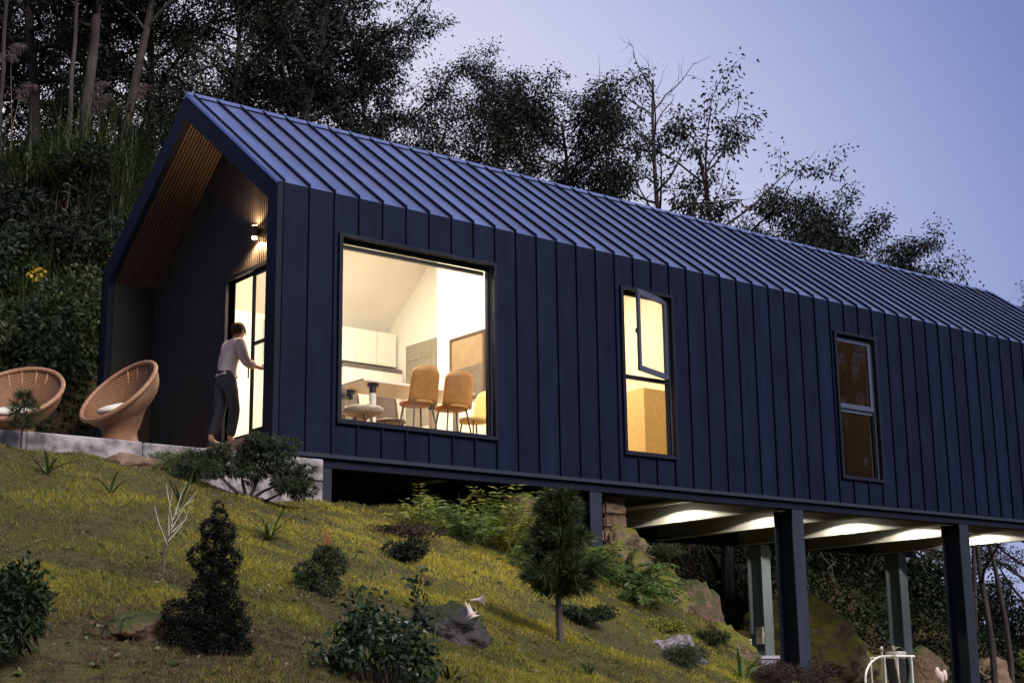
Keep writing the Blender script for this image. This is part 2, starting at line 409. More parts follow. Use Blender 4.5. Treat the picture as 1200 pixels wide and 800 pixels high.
# ------------------------------------------------------------------ ground: a wooded hillside, surveyed points and a thin-plate surface
CTL = np.array([
    (-6.58,-8.96,-2.91), (-5.74,-6.52,-2.32), (-4.59,-3.14,-1.34), (-5.73,-9.23,-2.92), (-4.58,-6.79,-2.31), (-3.1,-3.63,-1.46), (-4.6,-9.2,-2.93), (-2.52,-5.83,-2.21),
    (-0.71,-2.9,-1.46), (-3.61,-8.68,-2.94), (-1.07,-5.04,-2.13), (0.89,-2.24,-1.34), (-1.68,-7.59,-2.95), (0.83,-4.55,-2.25), (3.02,-1.9,-1.55), (0.73,-6.22,-2.97),
    (3.45,-3.35,-2.26), (3.9,-4.18,-2.89), (-7.29,-8.39,-2.9), (-6.32,-4.23,-1.88), (-5.41,-0.1,-0.29), (-3.57,-0.1,-0.21), (-2.34,-0.1,-0.26), (-1.56,-0.1,-0.33),
    (-0.69,-0.1,-0.55), (0.24,-0.1,-0.66), (0.9,-0.1,-0.64), (2.1,-0.1,-0.66), (3.42,-0.1,-0.82), (5.34,-0.1,-0.98), (-2.91,7.8,1.43), (-2.51,9.65,2.95),
    (-2.05,11.93,5.1), (-1.59,14.19,7.36), (-0.73,7.34,1.59), (-0.19,9.07,3.15), (0.29,10.71,5.21), (0.92,12.8,7.57), (0.9,7.31,1.75), (1.54,8.96,3.35),
    (2.11,10.51,5.46), (2.85,12.49,7.88), (4.69,9.95,4.85), (5.36,11.36,7.19), (-9.5,-17,-4.5), (0,-14,-4.4), (-14,-10,-3.2), (-12,0,-0.3),
    (10,-9,-4.3), (20,-12,-4.8), (7.6,0.3,-1.7), (8.6,0.6,-2.7), (10,1,-3.25), (12,0,-3.4), (20,0,-3.5), (16,-5,-4),
    (10,-4,-3.9), (0,5,-0.25), (4,5,-0.35), (6.5,4,-0.6), (8.5,4,-1.6), (10.5,4,-3.1), (14,4,-3.3), (20,5,-3.4),
    (-6,5,-0.25), (-3,7.2,-0.1), (-6,7.2,0), (0,7.2,-0.2), (4,7.5,-0.2), (8,8,-0.5), (12,8.5,-2.6), (17,9.5,-2.6),
    (24,8,-3.5), (9,11,1.2), (-6,18,8.5), (2,20,8.3), (8,16,5), (12,16,3.5),
    (-10,25,9), (0,27,9), (10,27,6), (20,27,2.0), (30,27,-2.5), (0,45,11),
    (20,45,4), (40,40,-2), (-30,30,10), (-30,0,1), (-35,-20,-2), (-20,-40,-6), (10,-40,-7), (40,-30,-7),
    (45,0,-5), (60,40,-3), (40,70,0), (0,75,11), (-60,60,12), (-70,0,3), (-60,-60,-6), (0,-80,-8),
    (70,-60,-8), (80,10,-5),
    (15.14,9.58,0.19), (17.53,10.26,0.35), (20.03,10.86,0.46), (22.45,10.90,0.50), (24.98,10.90,0.37), (27.08,10.78,-0.43), (30.13,11.30,-1.49), (33.44,11.47,-2.11), (17,8.6,-2.6), (21,8.6,-3.0), (20,20,2.2), (32,20,-2.2),
    (6.13,-1.23,-1.99), (5.91,-1.97,-2.43), (5.77,-2.68,-2.77), (6.15,-0.69,-1.62), (7.4,-1.4,-2.75), (7.0,-3,-3.15), (6.2,-4.5,-3.4), (8.2,-.4,-2.7),
], float)
def _U(r2): return np.where(r2 > 0, r2 * np.log(r2 + 1e-12), 0)
def _tps():
    n = len(CTL); X = CTL[:, :2]
    K = _U(((X[:, None] - X[None]) ** 2).sum(-1)) + np.eye(n) * .4
    Pm = np.c_[np.ones(n), X]
    return np.linalg.solve(np.block([[K, Pm], [Pm.T, np.zeros((3, 3))]]), np.r_[CTL[:, 2], 0, 0, 0])
_W = _tps()
def _gz(x, y):
    n = len(CTL)
    r2 = (x[..., None] - CTL[:, 0]) ** 2 + (y[..., None] - CTL[:, 1]) ** 2
    z = _U(r2) @ _W[:n] + _W[n] + _W[n + 1] * x + _W[n + 2] * y
    far = np.clip((np.hypot(x - 5, y) - 60) / 60, 0, 1)
    z = np.clip(z, -9, 13) * (1 - far) + far * (-3 + 7 * np.tanh((y - .5 * x) / 60))
    inside = (x > -9) & (x < 5.5) & (y > .1) & (y < 6.3)
    return np.where(inside, np.minimum(z, -.26), z)
def _bump(x, y): return .085 * noise.fractal(Vector((x * .8, y * .8, 0)), 1.0, 2.0, 2) + .045 * noise.noise(Vector((x * 2.1, y * 2.1, 4.4)))
def gz(x, y): return float(_gz(np.array([float(x)]), np.array([float(y)]))[0]) + _bump(x, y)
def gza(x, y):
    z = np.concatenate([_gz(x[i:i + 20000], y[i:i + 20000]) for i in range(0, len(x), 20000)])
    return z + np.array([_bump(a, b) for a, b in zip(x.tolist(), y.tolist())])
def axis(a, b, step, lo, hi):
    c = list(np.arange(a, b, step)); s = step
    while c[-1] < hi: s *= 1.22; c.append(c[-1] + s)
    s = step; d = [a]
    while d[-1] > lo: s *= 1.22; d.append(d[-1] - s)
    return np.array(d[:0:-1] + c)
gx = axis(-8, 10, .16, -400, 500); gy = axis(-12, 12, .16, -400, 600)
GX, GY = np.meshgrid(gx, gy)
GZ = gza(GX.ravel(), GY.ravel())
rng = np.random.default_rng(5)
ny, nx = GX.shape
idx = np.arange(nx * ny).reshape(ny, nx)
F = np.stack([idx[:-1, :-1], idx[:-1, 1:], idx[1:, 1:], idx[1:, :-1]], -1).reshape(-1, 4)
ground = mesh_np('ground', np.c_[GX.ravel(), GY.ravel(), GZ], F, 'soil', smooth=True)
ground['kind'] = 'structure'

# ------------------------------------------------------------------ the house
H, W, RG, LEN, X0, SEAM = 3.712, 5.81, 2.2, 20.734, 0.097, 0.4
SLOPE = RG / (W / 2)
FL = 0.58                                     # finished floor
house = thing('house', 'long dark blue steel gabled house on stilts with lit windows', 'house', (0, 0, 0))
WIN = [(1.0, 3.667, .51, 3.12), (6.225, 7.32, .517, 3.17), (11.40, 12.505, .515, 3.14)]

# front wall: core with openings, then one standing-seam panel after another
mb = MB()
xs = [0.97]
for w in WIN: xs += [w[0], w[1]]
xs += [LEN - .1]
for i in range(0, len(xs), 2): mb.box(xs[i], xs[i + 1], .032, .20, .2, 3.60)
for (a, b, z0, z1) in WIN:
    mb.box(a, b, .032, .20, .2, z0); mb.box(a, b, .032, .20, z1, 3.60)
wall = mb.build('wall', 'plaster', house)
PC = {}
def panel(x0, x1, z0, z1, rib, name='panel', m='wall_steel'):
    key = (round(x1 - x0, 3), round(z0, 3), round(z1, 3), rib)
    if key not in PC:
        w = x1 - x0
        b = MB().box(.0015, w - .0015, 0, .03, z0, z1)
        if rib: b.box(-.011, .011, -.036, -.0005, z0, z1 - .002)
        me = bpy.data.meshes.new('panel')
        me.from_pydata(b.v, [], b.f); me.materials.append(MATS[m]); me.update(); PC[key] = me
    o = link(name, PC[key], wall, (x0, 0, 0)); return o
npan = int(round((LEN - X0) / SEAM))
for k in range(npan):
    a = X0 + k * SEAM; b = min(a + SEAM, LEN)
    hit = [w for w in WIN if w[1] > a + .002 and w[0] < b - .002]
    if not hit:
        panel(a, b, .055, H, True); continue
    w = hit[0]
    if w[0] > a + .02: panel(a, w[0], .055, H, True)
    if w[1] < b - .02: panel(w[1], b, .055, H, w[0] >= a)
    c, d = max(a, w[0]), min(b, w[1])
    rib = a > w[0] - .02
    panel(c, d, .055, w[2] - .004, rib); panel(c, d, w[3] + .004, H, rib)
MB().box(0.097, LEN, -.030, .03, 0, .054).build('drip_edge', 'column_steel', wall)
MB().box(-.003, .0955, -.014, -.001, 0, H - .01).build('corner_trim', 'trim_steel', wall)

# roof: panels on the visible slope, one sheet behind
roof = MB().prism_x([(0.03, H - .14), (W / 2, H + RG - .14), (W - .03, H - .14), (W - .03, H - .03), (W / 2, H + RG - .03), (0.03, H - .03)], .14, LEN - .02).build('roof', 'trim_steel', house)
nrm = Vector((0, -RG, W / 2)).normalized()
def slope_prism(b, x0, x1, t0, t1, h0, h1):    # t: 0 at the eave, 1 at the ridge, h: height over the roof plane
    P = []
    for x in (x0, x1):
        for t, h in ((t0, h0), (t1, h0), (t1, h1), (t0, h1)):
            P.append((x, t * W / 2 + nrm.y * h, t * RG + nrm.z * h))
    return b.add(P, [(0, 1, 2, 3), (7, 6, 5, 4), (0, 4, 5, 1), (1, 5, 6, 2), (2, 6, 7, 3), (3, 7, 4, 0)])
b = MB(); slope_prism(b, .0015, SEAM - .0015, 0, .995, -.022, 0); slope_prism(b, -.013, .013, 0, .99, .0005, .042)
pm = bpy.data.meshes.new('roof_panel'); pm.from_pydata(b.v, [], b.f); pm.materials.append(MATS['roof_steel']); pm.materials.append(MATS['trim_steel']); pm.polygons.foreach_set('material_index', [0] * 6 + [1] * 6); pm.update()  # ribs get the dark steel as painted shade on their sides
for k in range(npan): link('roof_panel', pm, roof, (X0 + k * SEAM, 0, H))
b = MB(); slope_prism(b, -.004, X0 - .002, -.004, 1.0, -.03, .012)
b2 = MB(); slope_prism(b2, LEN - .03, LEN + .03, -.004, 1.0, -.03, .03)
for q in (b, b2):
    q.v = [(v[0], v[1], v[2] + H) for v in q.v]; q.build('verge_trim', 'roof_steel', roof)
MB().prism_x([(W / 2 - .11, H + RG - .055), (W / 2, H + RG + .045), (W / 2 + .11, H + RG - .055), (W / 2, H + RG - .02)], .0, LEN + .03).build('ridge_cap', 'roof_steel', roof)
b = MB()
b.add([(.0, W, H), (.0, W / 2, H + RG), (LEN, W / 2, H + RG), (LEN, W, H)], [(0, 1, 2, 3)])
b.box(.0, LEN, W - .03, W, 0, H - .02)
b.build('rear_cladding', 'roof_steel', house)
MB().prism_x([(.05, .2), (W - .05, .2), (W - .05, H - .1), (W / 2, H + RG - .15), (.05, H - .1)], LEN - .1, LEN - .02).build('end_wall', 'wall_steel', house)

# deep gable frame round the porch
REC = .83
FT = .266
oy0, oy1 = 0.0, W
def gable(off_w, off_r):      # outline inset: off_w at the legs, off_r under the apex
    return [(off_w, 0), (off_w, H - off_r * .40), (W / 2, H + RG - off_r), (W - off_w, H - off_r * .40), (W - off_w, 0)]
go = [(0.0, 0), (0.0, H - .012), (W / 2, H + RG - .012), (W, H - .012), (W, 0)]
gi = [(.266, 0), (.266, 3.55), (W / 2, 5.508), (W - .266, 3.50), (W - .266, 0)]
b = MB()
for i in range(4):
    q = [go[i], go[i + 1], gi[i + 1], gi[i]]
    V = [(0, y, z) for y, z in q] + [(.10, y, z) for y, z in q]
    b.add(V, [(3, 2, 1, 0), (4, 5, 6, 7), (0, 1, 5, 4), (3, 7, 6, 2)])
b.add([(0, .002, 0), (0, .264, 0), (.10, .264, 0), (.10, .002, 0)], [(0, 1, 2, 3)])
frame = b.build('gable_frame', 'trim_steel', house)
# lining behind the frame: side walls and sloped soffits, slatted
b = MB()
gl = [(y + (.03 if y < W / 2 else -.03) * (0 if abs(y - W / 2) < .1 else 1), z + .035) for y, z in gi]
for i in range(4):
    (ya, za), (yb, zb) = gi[i], gi[i + 1]
    (yc, zc), (yd, zd) = gl[i], gl[i + 1]
    b.add([(.101, ya, za), (.101, yb, zb), (REC, yb, zb), (REC, ya, za), (.101, yc - (.0), zc), (.101, yd, zd), (REC, yd, zd), (REC, yc, zc)],
          [(0, 1, 2, 3), (7, 6, 5, 4)])
b.build('porch_lining', 'wall_black', house)
sb = MB(); wb = MB()
(ya, za), (yb, zb) = gi[2], gi[3]
n2 = Vector((0, -(za - zb), -(yb - ya))).normalized()     # points down into the porch
for i in range(13):
    x0 = .105 + i * .0555
    P = []
    for x in (x0, x0 + .036):
        for (y, z), h in (((ya, za), .002), ((yb, zb), .002), ((yb, zb), .022), ((ya, za), .022)):
            P.append((x, y + n2.y * h, z + n2.z * h))
    sb.add(P, [(0, 1, 2, 3), (7, 6, 5, 4), (0, 4, 5, 1), (1, 5, 6, 2), (2, 6, 7, 3), (3, 7, 4, 0)])
    wb.box(x0, x0 + .036, W - .266 - .022, W - .266 - .002, .34, 3.47)
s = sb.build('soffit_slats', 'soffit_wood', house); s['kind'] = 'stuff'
s = wb.build('side_slats', 'rib_dark', house); s['kind'] = 'stuff'
# porch end wall with fine vertical ribs and the door opening
DY0, DY1, DZ1 = .95, 2.93, 3.06
def zin(y): return 3.55 + (5.508 - 3.55) * (y - .266) / (W / 2 - .266) if y < W / 2 else 3.50 + (5.508 - 3.50) * (W - .266 - y) / (W / 2 - .266)
b = MB()
b.prism_x([(.20, .2), (DY0, .2), (DY0, zin(DY0) + .1), (.20, 3.6)], REC, REC + .12)
b.prism_x([(DY0, DZ1), (DY1, DZ1), (DY1, zin(DY1) + .1), (W / 2, 5.6), (DY0, zin(DY0) + .1)], REC, REC + .12)
b.prism_x([(DY1, .2), (W - .2, .2), (W - .2, 3.55), (DY1, zin(DY1) + .1)], REC, REC + .12)
b.prism_x([(DY0, .2), (DY1, .2), (DY1, FL - .01), (DY0, FL - .01)], REC, REC + .12)
pw = b.build('porch_wall', 'wall_black', house)
b = MB(); y = .275
while y < W - .30:
    top = min(zin(y), zin(y + .032)) - .03
    if DY0 - .05 < y < DY1 + .02: b.box(REC - .022, REC - .001, y, y + .032, DZ1 + .05, top)
    else: b.box(REC - .022, REC - .001, y, y + .032, .33, top)
    y += .056
s = b.build('wall_ribs', 'rib_dark', pw); s['kind'] = 'stuff'
# sliding door
door = MB().box(REC - .05, REC + .11, DY1, DY1 + .06, FL, DZ1 + .06).box(REC - .05, REC + .11, DY0, DY1, DZ1, DZ1 + .06).box(REC - .05, REC + .11, DY0 - .06, DY0, FL, DZ1 + .06).box(REC - .05, REC + .11, DY0, DY1, FL - .008, FL + .03).build('sliding_door', 'frame_steel', house)
for (a, c, xx) in ((1.55, 2.20, REC + .01), (.96, 1.60, REC + .055)):
    sa = MB().box(xx, xx + .035, a, a + .055, FL + .035, DZ1 - .005).box(xx, xx + .035, c - .055, c, FL + .035, DZ1 - .005).box(xx, xx + .035, a + .055, c - .055, DZ1 - .065, DZ1 - .005).box(xx, xx + .035, a + .055, c - .055, FL + .035, FL + .10).box(xx, xx + .035, a + .055, c - .055, 1.93, 1.98).build('door_leaf', 'frame_steel', door)
    MB().box(xx + .014, xx + .020, a + .055, c - .055, FL + .10, DZ1 - .065).build('pane', 'glass', door)
MB().box(REC - .02, REC - .004, 2.205, 2.225, 1.45, 1.75).build('door_handle', 'lamp_metal', door)
# porch deck
deck = MB().box(.02, REC - .03, .27, W - .27, .03, .262).build('porch_deck', 'rib_dark', house)
for i in range(6): MB().box(-.03 + i * .143, -.03 + i * .143 + .138, .27, W - .27, .264, .30).build('board', 'deck_wood', deck)
MB().box(-.028, -.004, .27, W - .27, .04, .260).build('fascia_board', 'deck_wood', deck)

# windows
def window(w, name='window'):
    a, c, z0, z1 = w
    o = MB().box(a - .035, a + .02, -.052, .0315, z0 - .03, z1 + .03).box(c - .02, c + .035, -.052, .0315, z0 - .03, z1 + .03).box(a + .02, c - .02, -.052, .0315, z1 - .02, z1 + .03).box(a + .02, c - .02, -.052, .0315, z0 - .03, z0 + .02).build(name, 'frame_steel', house)
    f = MB().box(a + .004, a + .06, .075, .135, z0 + .004, z1 - .004).box(c - .06, c - .004, .075, .135, z0 + .004, z1 - .004).box(a + .06, c - .06, .075, .135, z1 - .07, z1 - .004).box(a + .06, c - .06, .075, .135, z0 + .004, z0 + .06).build('frame', 'frame_steel', o)
    MB().box(a + .004, c - .004, .034, .074, z0 + .004, z0 + .03).build('sill', 'sash_paint', o)
    return o
w1 = window(WIN[0])
MB().box(1.06, 3.607, .100, .106, .57, 3.05).build('pane', 'glass', w1)
MB().box(1.07, 3.60, .15, .19, 2.985, 3.045).build('roller_blind', 'blind', w1)
for wi in (1, 2):
    a, c, z0, z1 = WIN[wi]
    o = window(WIN[wi])
    zm = z0 + (z1 - z0) * .47
    MB().box(a + .06, c - .06, .075, .135, zm - .03, zm + .03).build('transom', 'sash_paint' if wi == 2 else 'frame_steel', o)
    MB().box(a + .06, c - .06, .100, .106, z0 + .06, zm - .03).build('pane', 'glass', o)
    # upper casement hung on its right side
    wd = c - a - .10; hx, hy = c - .05, .062
    za, zb = zm + .034, z1 - .045
    b = MB().box(-wd, -wd + .075, -.02, .02, za, zb).box(-.075, 0, -.02, .02, za, zb).box(-wd + .075, -.075, -.02, .02, zb - .085, zb).box(-wd + .075, -.075, -.02, .02, za, za + .085)
    g = MB().box(-wd + .075, -.075, -.003, .003, za + .085, zb - .085)
    hb = MB().box(-wd + .01, -wd + .03, .021, .05, (za + zb) / 2 - .06, (za + zb) / 2 + .02)
    rot = Matrix.Translation((hx, hy, 0)) @ Matrix.Rotation(R(19 if wi == 1 else 0), 4, 'Z')
    for q in (b, g, hb): q.v = [tuple(v) for v in xform(q.v, rot)]
    b.build('casement', 'sash_paint', o); g.build('pane', 'glass', o); hb.build('window_handle', 'black_paint', o)

# floor and steel structure below
MB().box(.84, LEN - .1, .034, W - .04, .201, .44).build('floor_slab', 'beam_steel', house)
MB().box(.955, LEN - .11, .205, 5.6, .442, FL).build('floor_finish', 'floor_oak', house)
MB().box(.1, LEN - .02, .034, .19, -.10, .199).box(.1, LEN - .02, .02, .26, -.125, -.101).build('edge_beam', 'trim_steel', house)
MB().box(.1, LEN - .02, 5.55, 5.7, -.10, .199).box(.1, LEN - .02, 5.50, 5.76, -.125, -.101).build('edge_beam', 'trim_steel', house)
b = MB().box(-.012, .012, .262, 5.498, -.108, .199).box(-.10, .10, .262, 5.498, -.130, -.109)
bmsh = bpy.data.meshes.new('cross_beam'); bmsh.from_pydata(b.v, [], b.f); bmsh.materials.append(MATS['beam_steel']); bmsh.update()
BEAMX = [2.9, 5.25, 7.6, 9.98, 12.15, 14.55, 16.75, 19.1]
for x in BEAMX: link('cross_beam', bmsh, house, (x, 0, 0))
def column(x, y, z0, top=-.127, d=.42, w=.28, m='column_steel'):
    b = MB().box(x - w / 2, x + w / 2, y, y + .022, z0, top).box(x - w / 2, x + w / 2, y + d - .022, y + d, z0, top).box(x - .01, x + .01, y + .022, y + d - .022, z0, top)
    return b.build('column', m, house)
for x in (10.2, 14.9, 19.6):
    column(x, .03, gz(x, .2) - .5); column(x, 5.08, gz(x, 5.4) - .5, m='lit_column_steel')
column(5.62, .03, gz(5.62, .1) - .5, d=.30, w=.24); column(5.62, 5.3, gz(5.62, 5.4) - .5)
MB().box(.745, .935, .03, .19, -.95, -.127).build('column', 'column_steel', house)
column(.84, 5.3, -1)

# rooms
CR = 5.45
def zc(y): return CR - SLOPE * abs(y - W / 2)
b = MB()
b.prism_x([(.2, 3.40), (W / 2, CR), (W - .2, 3.40), (W - .2, 3.46), (W / 2, CR + .06), (.2, 3.46)], .951, LEN - .11)
b.build('ceiling', 'plaster', house)
MB().box(.951, LEN - .11, W - .20, W - .04, .445, 3.40).build('rear_wall', 'plaster', house)
def wall_x(x0, x1, ya, yb, m='plaster'):
    P = [(ya, FL + .001), (yb, FL + .001), (yb, zc(yb) - .002)]
    if ya < W / 2 < yb: P.append((W / 2, CR - .002))
    P.append((ya, zc(ya) - .002))
    return MB().prism_x(P, x0, x1).build('partition', m, house)
MB().prism_x([(.2, 3.42), (W / 2, CR), (W - .2, 3.42)], REC + .122, REC + .13).build('gable_lining', 'plaster', house)
wall_x(5.0, 5.12, .201, 3.32)
MB().prism_y([(5.121, FL + .001), (5.499, FL + .001), (5.499, zc(3.25) - .01), (5.121, zc(3.25) - .01)], 3.2, 3.32).build('partition', 'plaster', house)
wall_x(5.5, 5.62, 3.2, W - .201)
wall_x(9.55, 9.65, .201, W - .201, 'plaster_warm')
wall_x(14.2, 14.3, .201, W - .201, 'plaster_warm')

# ------------------------------------------------------------------ lamps
def lamp_light(name, kind, parent, loc, energy, color, rot=(0, 0, 0), **kw):
    d = bpy.data.lights.new(name, kind); d.energy = energy; d.color = color
    for k, v in kw.items(): setattr(d, k, v)
    o = bpy.data.objects.new(name, d); COL.objects.link(o); o.parent = parent
    o.location = Vector(loc) - org(parent); o.rotation_euler = rot
    return o
def ceiling_lamp(x, y, z, ln, energy, label):
    t = thing('ceiling_lamp', label, 'lamp', (x, y, z), 'ceiling lamps in the rooms')
    MB().box(x - ln / 2, x + ln / 2, y - .06, y + .06, z, z + .05).build('housing', 'white_paint', t)
    MB().box(x - ln / 2 + .01, x + ln / 2 - .01, y - .05, y + .05, z - .02, z - .001).build('diffuser', 'lamp_room', t)
    for s in (-1, 1): MB().tube([(x + s * ln * .4, y, z + .05), (x + s * ln * .4, y, zc(y) - .002)], .006, 5).build('cord', 'black_paint', t)
    lamp_light('light', 'AREA', t, (x, y, z - .06), energy * .55, (1.0, .86, .65), shape='RECTANGLE', size=ln, size_y=.25)
    lamp_light('light', 'AREA', t, (x, y, z + .10), energy * .45, (1.0, .86, .65), (math.pi, 0, 0), shape='RECTANGLE', size=ln, size_y=.25)
ROOM_W = 620
ceiling_lamp(2.6, 2.6, 4.35, 2.2, ROOM_W, 'bright linear lamp hanging in the dining room behind the big window')
ceiling_lamp(2.6, .50, 3.46, 2.0, ROOM_W * .12, 'slim hidden lamp added above the big window to light the chair backs')  # unseen lamp, added to brighten the chair backs
ceiling_lamp(7.4, 3.0, 4.30, 1.6, ROOM_W * .55, 'lamp hanging in the room behind the open casement window')
ceiling_lamp(12.2, 4.6, 3.70, .5, 8, 'dim lamp hanging in the brown room behind the rightmost window')

WY, WZ = 1.98, 3.60
wl = thing('wall_lamp', 'small glowing up-and-down wall lamp above the porch door', 'lamp', (REC - .02, WY, WZ))
MB().lathe([(.040, -.07), (.043, -.065), (.043, .095), (.040, .10)], (REC - .095, WY, WZ), 14).build('shade', 'stone_brown', wl)
MB().box(REC - .045, REC - .0225, WY - .03, WY + .03, WZ - .03, WZ + .05).build('bracket', 'lamp_metal', wl)
MB().lathe([(.036, -.10), (.039, -.0705)], (REC - .095, WY, WZ), 12).build('bulb', 'lamp_warm', wl)
MB().lathe([(.036, .1005), (.036, .106)], (REC - .095, WY, WZ), 12).build('bulb', 'lamp_warm', wl)
lamp_light('light', 'SPOT', wl, (REC - .095, WY, WZ - .10), 380, (1, .58, .24), (0, 0, 0), spot_size=R(150), spot_blend=.6, shadow_soft_size=.04)
lamp_light('light', 'SPOT', wl, (REC - .095, WY, WZ + .12), 100, (1, .58, .24), (math.pi, 0, 0), spot_size=R(150), spot_blend=.6, shadow_soft_size=.04)

for i, (bx, ly, lab) in enumerate(((9.98, 2.5, 'leftmost recessed downlight under the raised floor, beside the stone pillar'),
                                   (12.15, 2.5, 'second downlight from the left under the raised floor'),
                                   (14.55, 2.5, 'third downlight under the raised floor, between the two front columns'),
                                   (16.75, 2.5, 'fourth downlight from the left under the raised floor'),
                                   (19.1, 2.5, 'rightmost downlight under the raised floor, right of the last column'))):
    lx = bx - .50
    t = thing('downlight', lab, 'lamp', (lx, ly, .20), 'downlights under the raised floor')
    MB().box(lx - .08, lx + .08, ly - .22, ly + .22, .186, .1995).build('housing', 'lamp_metal', t)
    MB().box(lx - .065, lx + .065, ly - .20, ly + .20, .178, .1855).build('diffuser', 'lamp_down', t)
    lamp_light('light', 'SPOT', t, (lx, ly, .172), 230, (1, .90, .70), (0, 0, 0), spot_size=R(160), spot_blend=.06, shadow_soft_size=.03)

# ------------------------------------------------------------------ dining room
t = thing('dining_table', 'long white dining table with thick turned legs behind the big window', 'table', (2.95, 1.3, FL))
MB().box(1.95, 3.95, .86, 1.78, 1.325, 1.36).build('tabletop', 'cabinet_white', t)
for x in (2.2, 3.7):
    for y in (1.0, 1.64):
        l = MB().lathe([(.05, 0), (.05, .60)], (x, y, FL), 12).build('leg', 'white_paint', t)
        MB().lathe([(.054, .601), (.054, .69), (.085, .70), (.085, .744)], (x, y, FL), 12).build('leg_collar', 'black_paint', l)
def dining_chair(x, y, rz, label, m, lm):
    t = thing('dining_chair', label, 'chair', (x, y, FL), 'dining chairs')
    M = Matrix.Translation((x, y, FL)) @ Matrix.Rotation(rz, 4, 'Z')
    def put(b, n, mm, sm=False):
        b.v = [tuple(v) for v in xform(b.v, M)]; return b.build(n, mm, t, smooth=sm)
    V = []; F = []                                # backrest: a curved padded shell, top corners rounded
    nu, nv = 9, 7
    for side in (0, 1):
        for j in range(nv):
            v = j / (nv - 1)
            half = .245 * (1 - .14 * max(0, v - .8) / .2 * max(0, v - .8) / .2 - .04 * v)
            for i in range(nu):
                u = i / (nu - 1) * 2 - 1
                V.append((u * half, -.20 - .10 * v + .055 * u * u + side * .035, .42 + v * .53 - .045 * u ** 4 * v ** 6))
    for side in (0, 1):
        o = side * nu * nv
        for j in range(nv - 1):
            for i in range(nu - 1):
                q = (o + j * nu + i, o + j * nu + i + 1, o + (j + 1) * nu + i + 1, o + (j + 1) * nu + i)
                F.append(q if side == 0 else q[::-1])
    rim = [j * nu for j in range(nv)] + [(nv - 1) * nu + i for i in range(1, nu)] + [j * nu + nu - 1 for j in range(nv - 2, -1, -1)] + [i for i in range(nu - 2, 0, -1)]
    n = nu * nv
    for a, c in zip(rim, rim[1:] + rim[:1]): F.append((a, c, c + n, a + n))
    put(MB().add(V, F), 'backrest', m, True)
    put(MB().lathe([(.10, 0), (.245, .012), (.255, .035), (.245, .06), (.10, .07)], (0, .02, .40), 20), 'seat', m, True)
    for sx in (-1, 1):
        for sy in (-1, 1):
            put(MB().tube([(sx * .15, sy * .14, .41), (sx * .21, sy * .20, 0)], [.014, .011], 8), 'leg', lm)
    return t
dining_chair(2.70, .58, 0, 'tan leather dining chair nearest the big window, left of the two', 'tan_leather', 'dark_wood')
dining_chair(3.34, .60, R(-6), 'tan leather dining chair at the big window, right of the two', 'tan_leather', 'dark_wood')
dining_chair(2.55, 2.12, R(180), 'dark dining chair on the far side of the table, left one', 'dark_wood', 'dark_wood')
dining_chair(3.25, 2.15, R(176), 'dark dining chair on the far side of the table, right one', 'dark_wood', 'dark_wood')
dining_chair(4.28, 1.30, R(90), 'tan dining chair at the right head of the table', 'ochre_fabric', 'dark_wood')
t = thing('stool', 'low stool with a shaggy fleece seat at the lower left window corner', 'stool', (1.80, .62, FL))
b = MB().lathe([(.12, 0), (.26, .02), (.30, .07), (.27, .12), (.10, .14)], (1.80, .62, FL + .17), 20)
b.v = [(x + .012 * math.sin(40 * y + 9 * z), y, z + .012 * math.sin(37 * x)) for x, y, z in b.v]
b.build('fleece', 'sheepskin', t, smooth=True)
for k in range(3):
    w = 2.1 * k; MB().tube([(1.8 + .12 * math.cos(w), .62 + .12 * math.sin(w), FL + .18), (1.8 + .19 * math.cos(w), .62 + .19 * math.sin(w), FL)], .012, 6).build('leg', 'dark_wood', t)
t = thing('vase', 'round brown patterned vase on a slim stand in the left window corner', 'vase', (1.42, .62, FL))
MB().lathe([(.03, 0), (.075, .03), (.09, .085), (.07, .14), (.03, .165), (.035, .18)], (1.42, .62, FL + .40), 16).build('vessel', 'stone_brown', t, smooth=True)
MB().lathe([(.12, 0), (.12, .015), (.015, .02), (.015, .37), (.11, .38), (.11, .399)], (1.42, .62, FL), 14).build('stand', 'black_paint', t)
t = thing('kitchen_cabinet', 'row of white wall cabinets along the rear of the dining room', 'cabinet', (4.2, 5.4, 2.66))
MB().box(2.9, 5.45, 5.27, 5.605, 2.68, 3.30).build('carcass', 'cabinet_white', t)
for k in range(6): MB().box(2.905 + k * .425, 2.905 + k * .425 + .418, 5.25, 5.268, 2.685, 3.295).build('cabinet_door', 'cabinet_white', t)
t = thing('tall_cabinet', 'white tall kitchen cabinet with a dark worktop slot below the wall cabinets', 'cabinet', (4.8, 5.3, FL))
MB().box(4.2, 5.45, 5.05, 5.605, FL, 2.52).build('carcass', 'cabinet_white', t)
MB().box(4.2, 5.45, 5.06, 5.605, 2.521, 2.60).build('worktop', 'counter_dark', t)
for k in range(3): MB().box(4.205 + k * .416, 4.205 + k * .416 + .41, 5.03, 5.048, FL + .05, 2.51).build('cabinet_door', 'cabinet_white', t)
t = thing('splashback', 'grey mottled tile panel on the kitchen end wall', 'tile panel', (5.48, 4.2, 1.5))
for i in range(6):
    for j in range(5):
        MB().box(5.482, 5.4985, 3.36 + i * .272, 3.36 + i * .272 + .266, 1.5 + j * .306, 1.5 + j * .306 + .300).build('tile', 'grey_tile', t)
t = thing('framed_picture', 'large framed brown and grey picture on the white partition', 'picture', (4.98, 2.4, 1.75))
MB().box(4.955, 4.9985, 1.95, 1.99, 1.60, 2.70).box(4.955, 4.9985, 2.87, 2.91, 1.60, 2.70).box(4.955, 4.9985, 1.99, 2.87, 2.66, 2.70).box(4.955, 4.9985, 1.99, 2.87, 1.60, 1.64).build('frame', 'dark_wood', t)
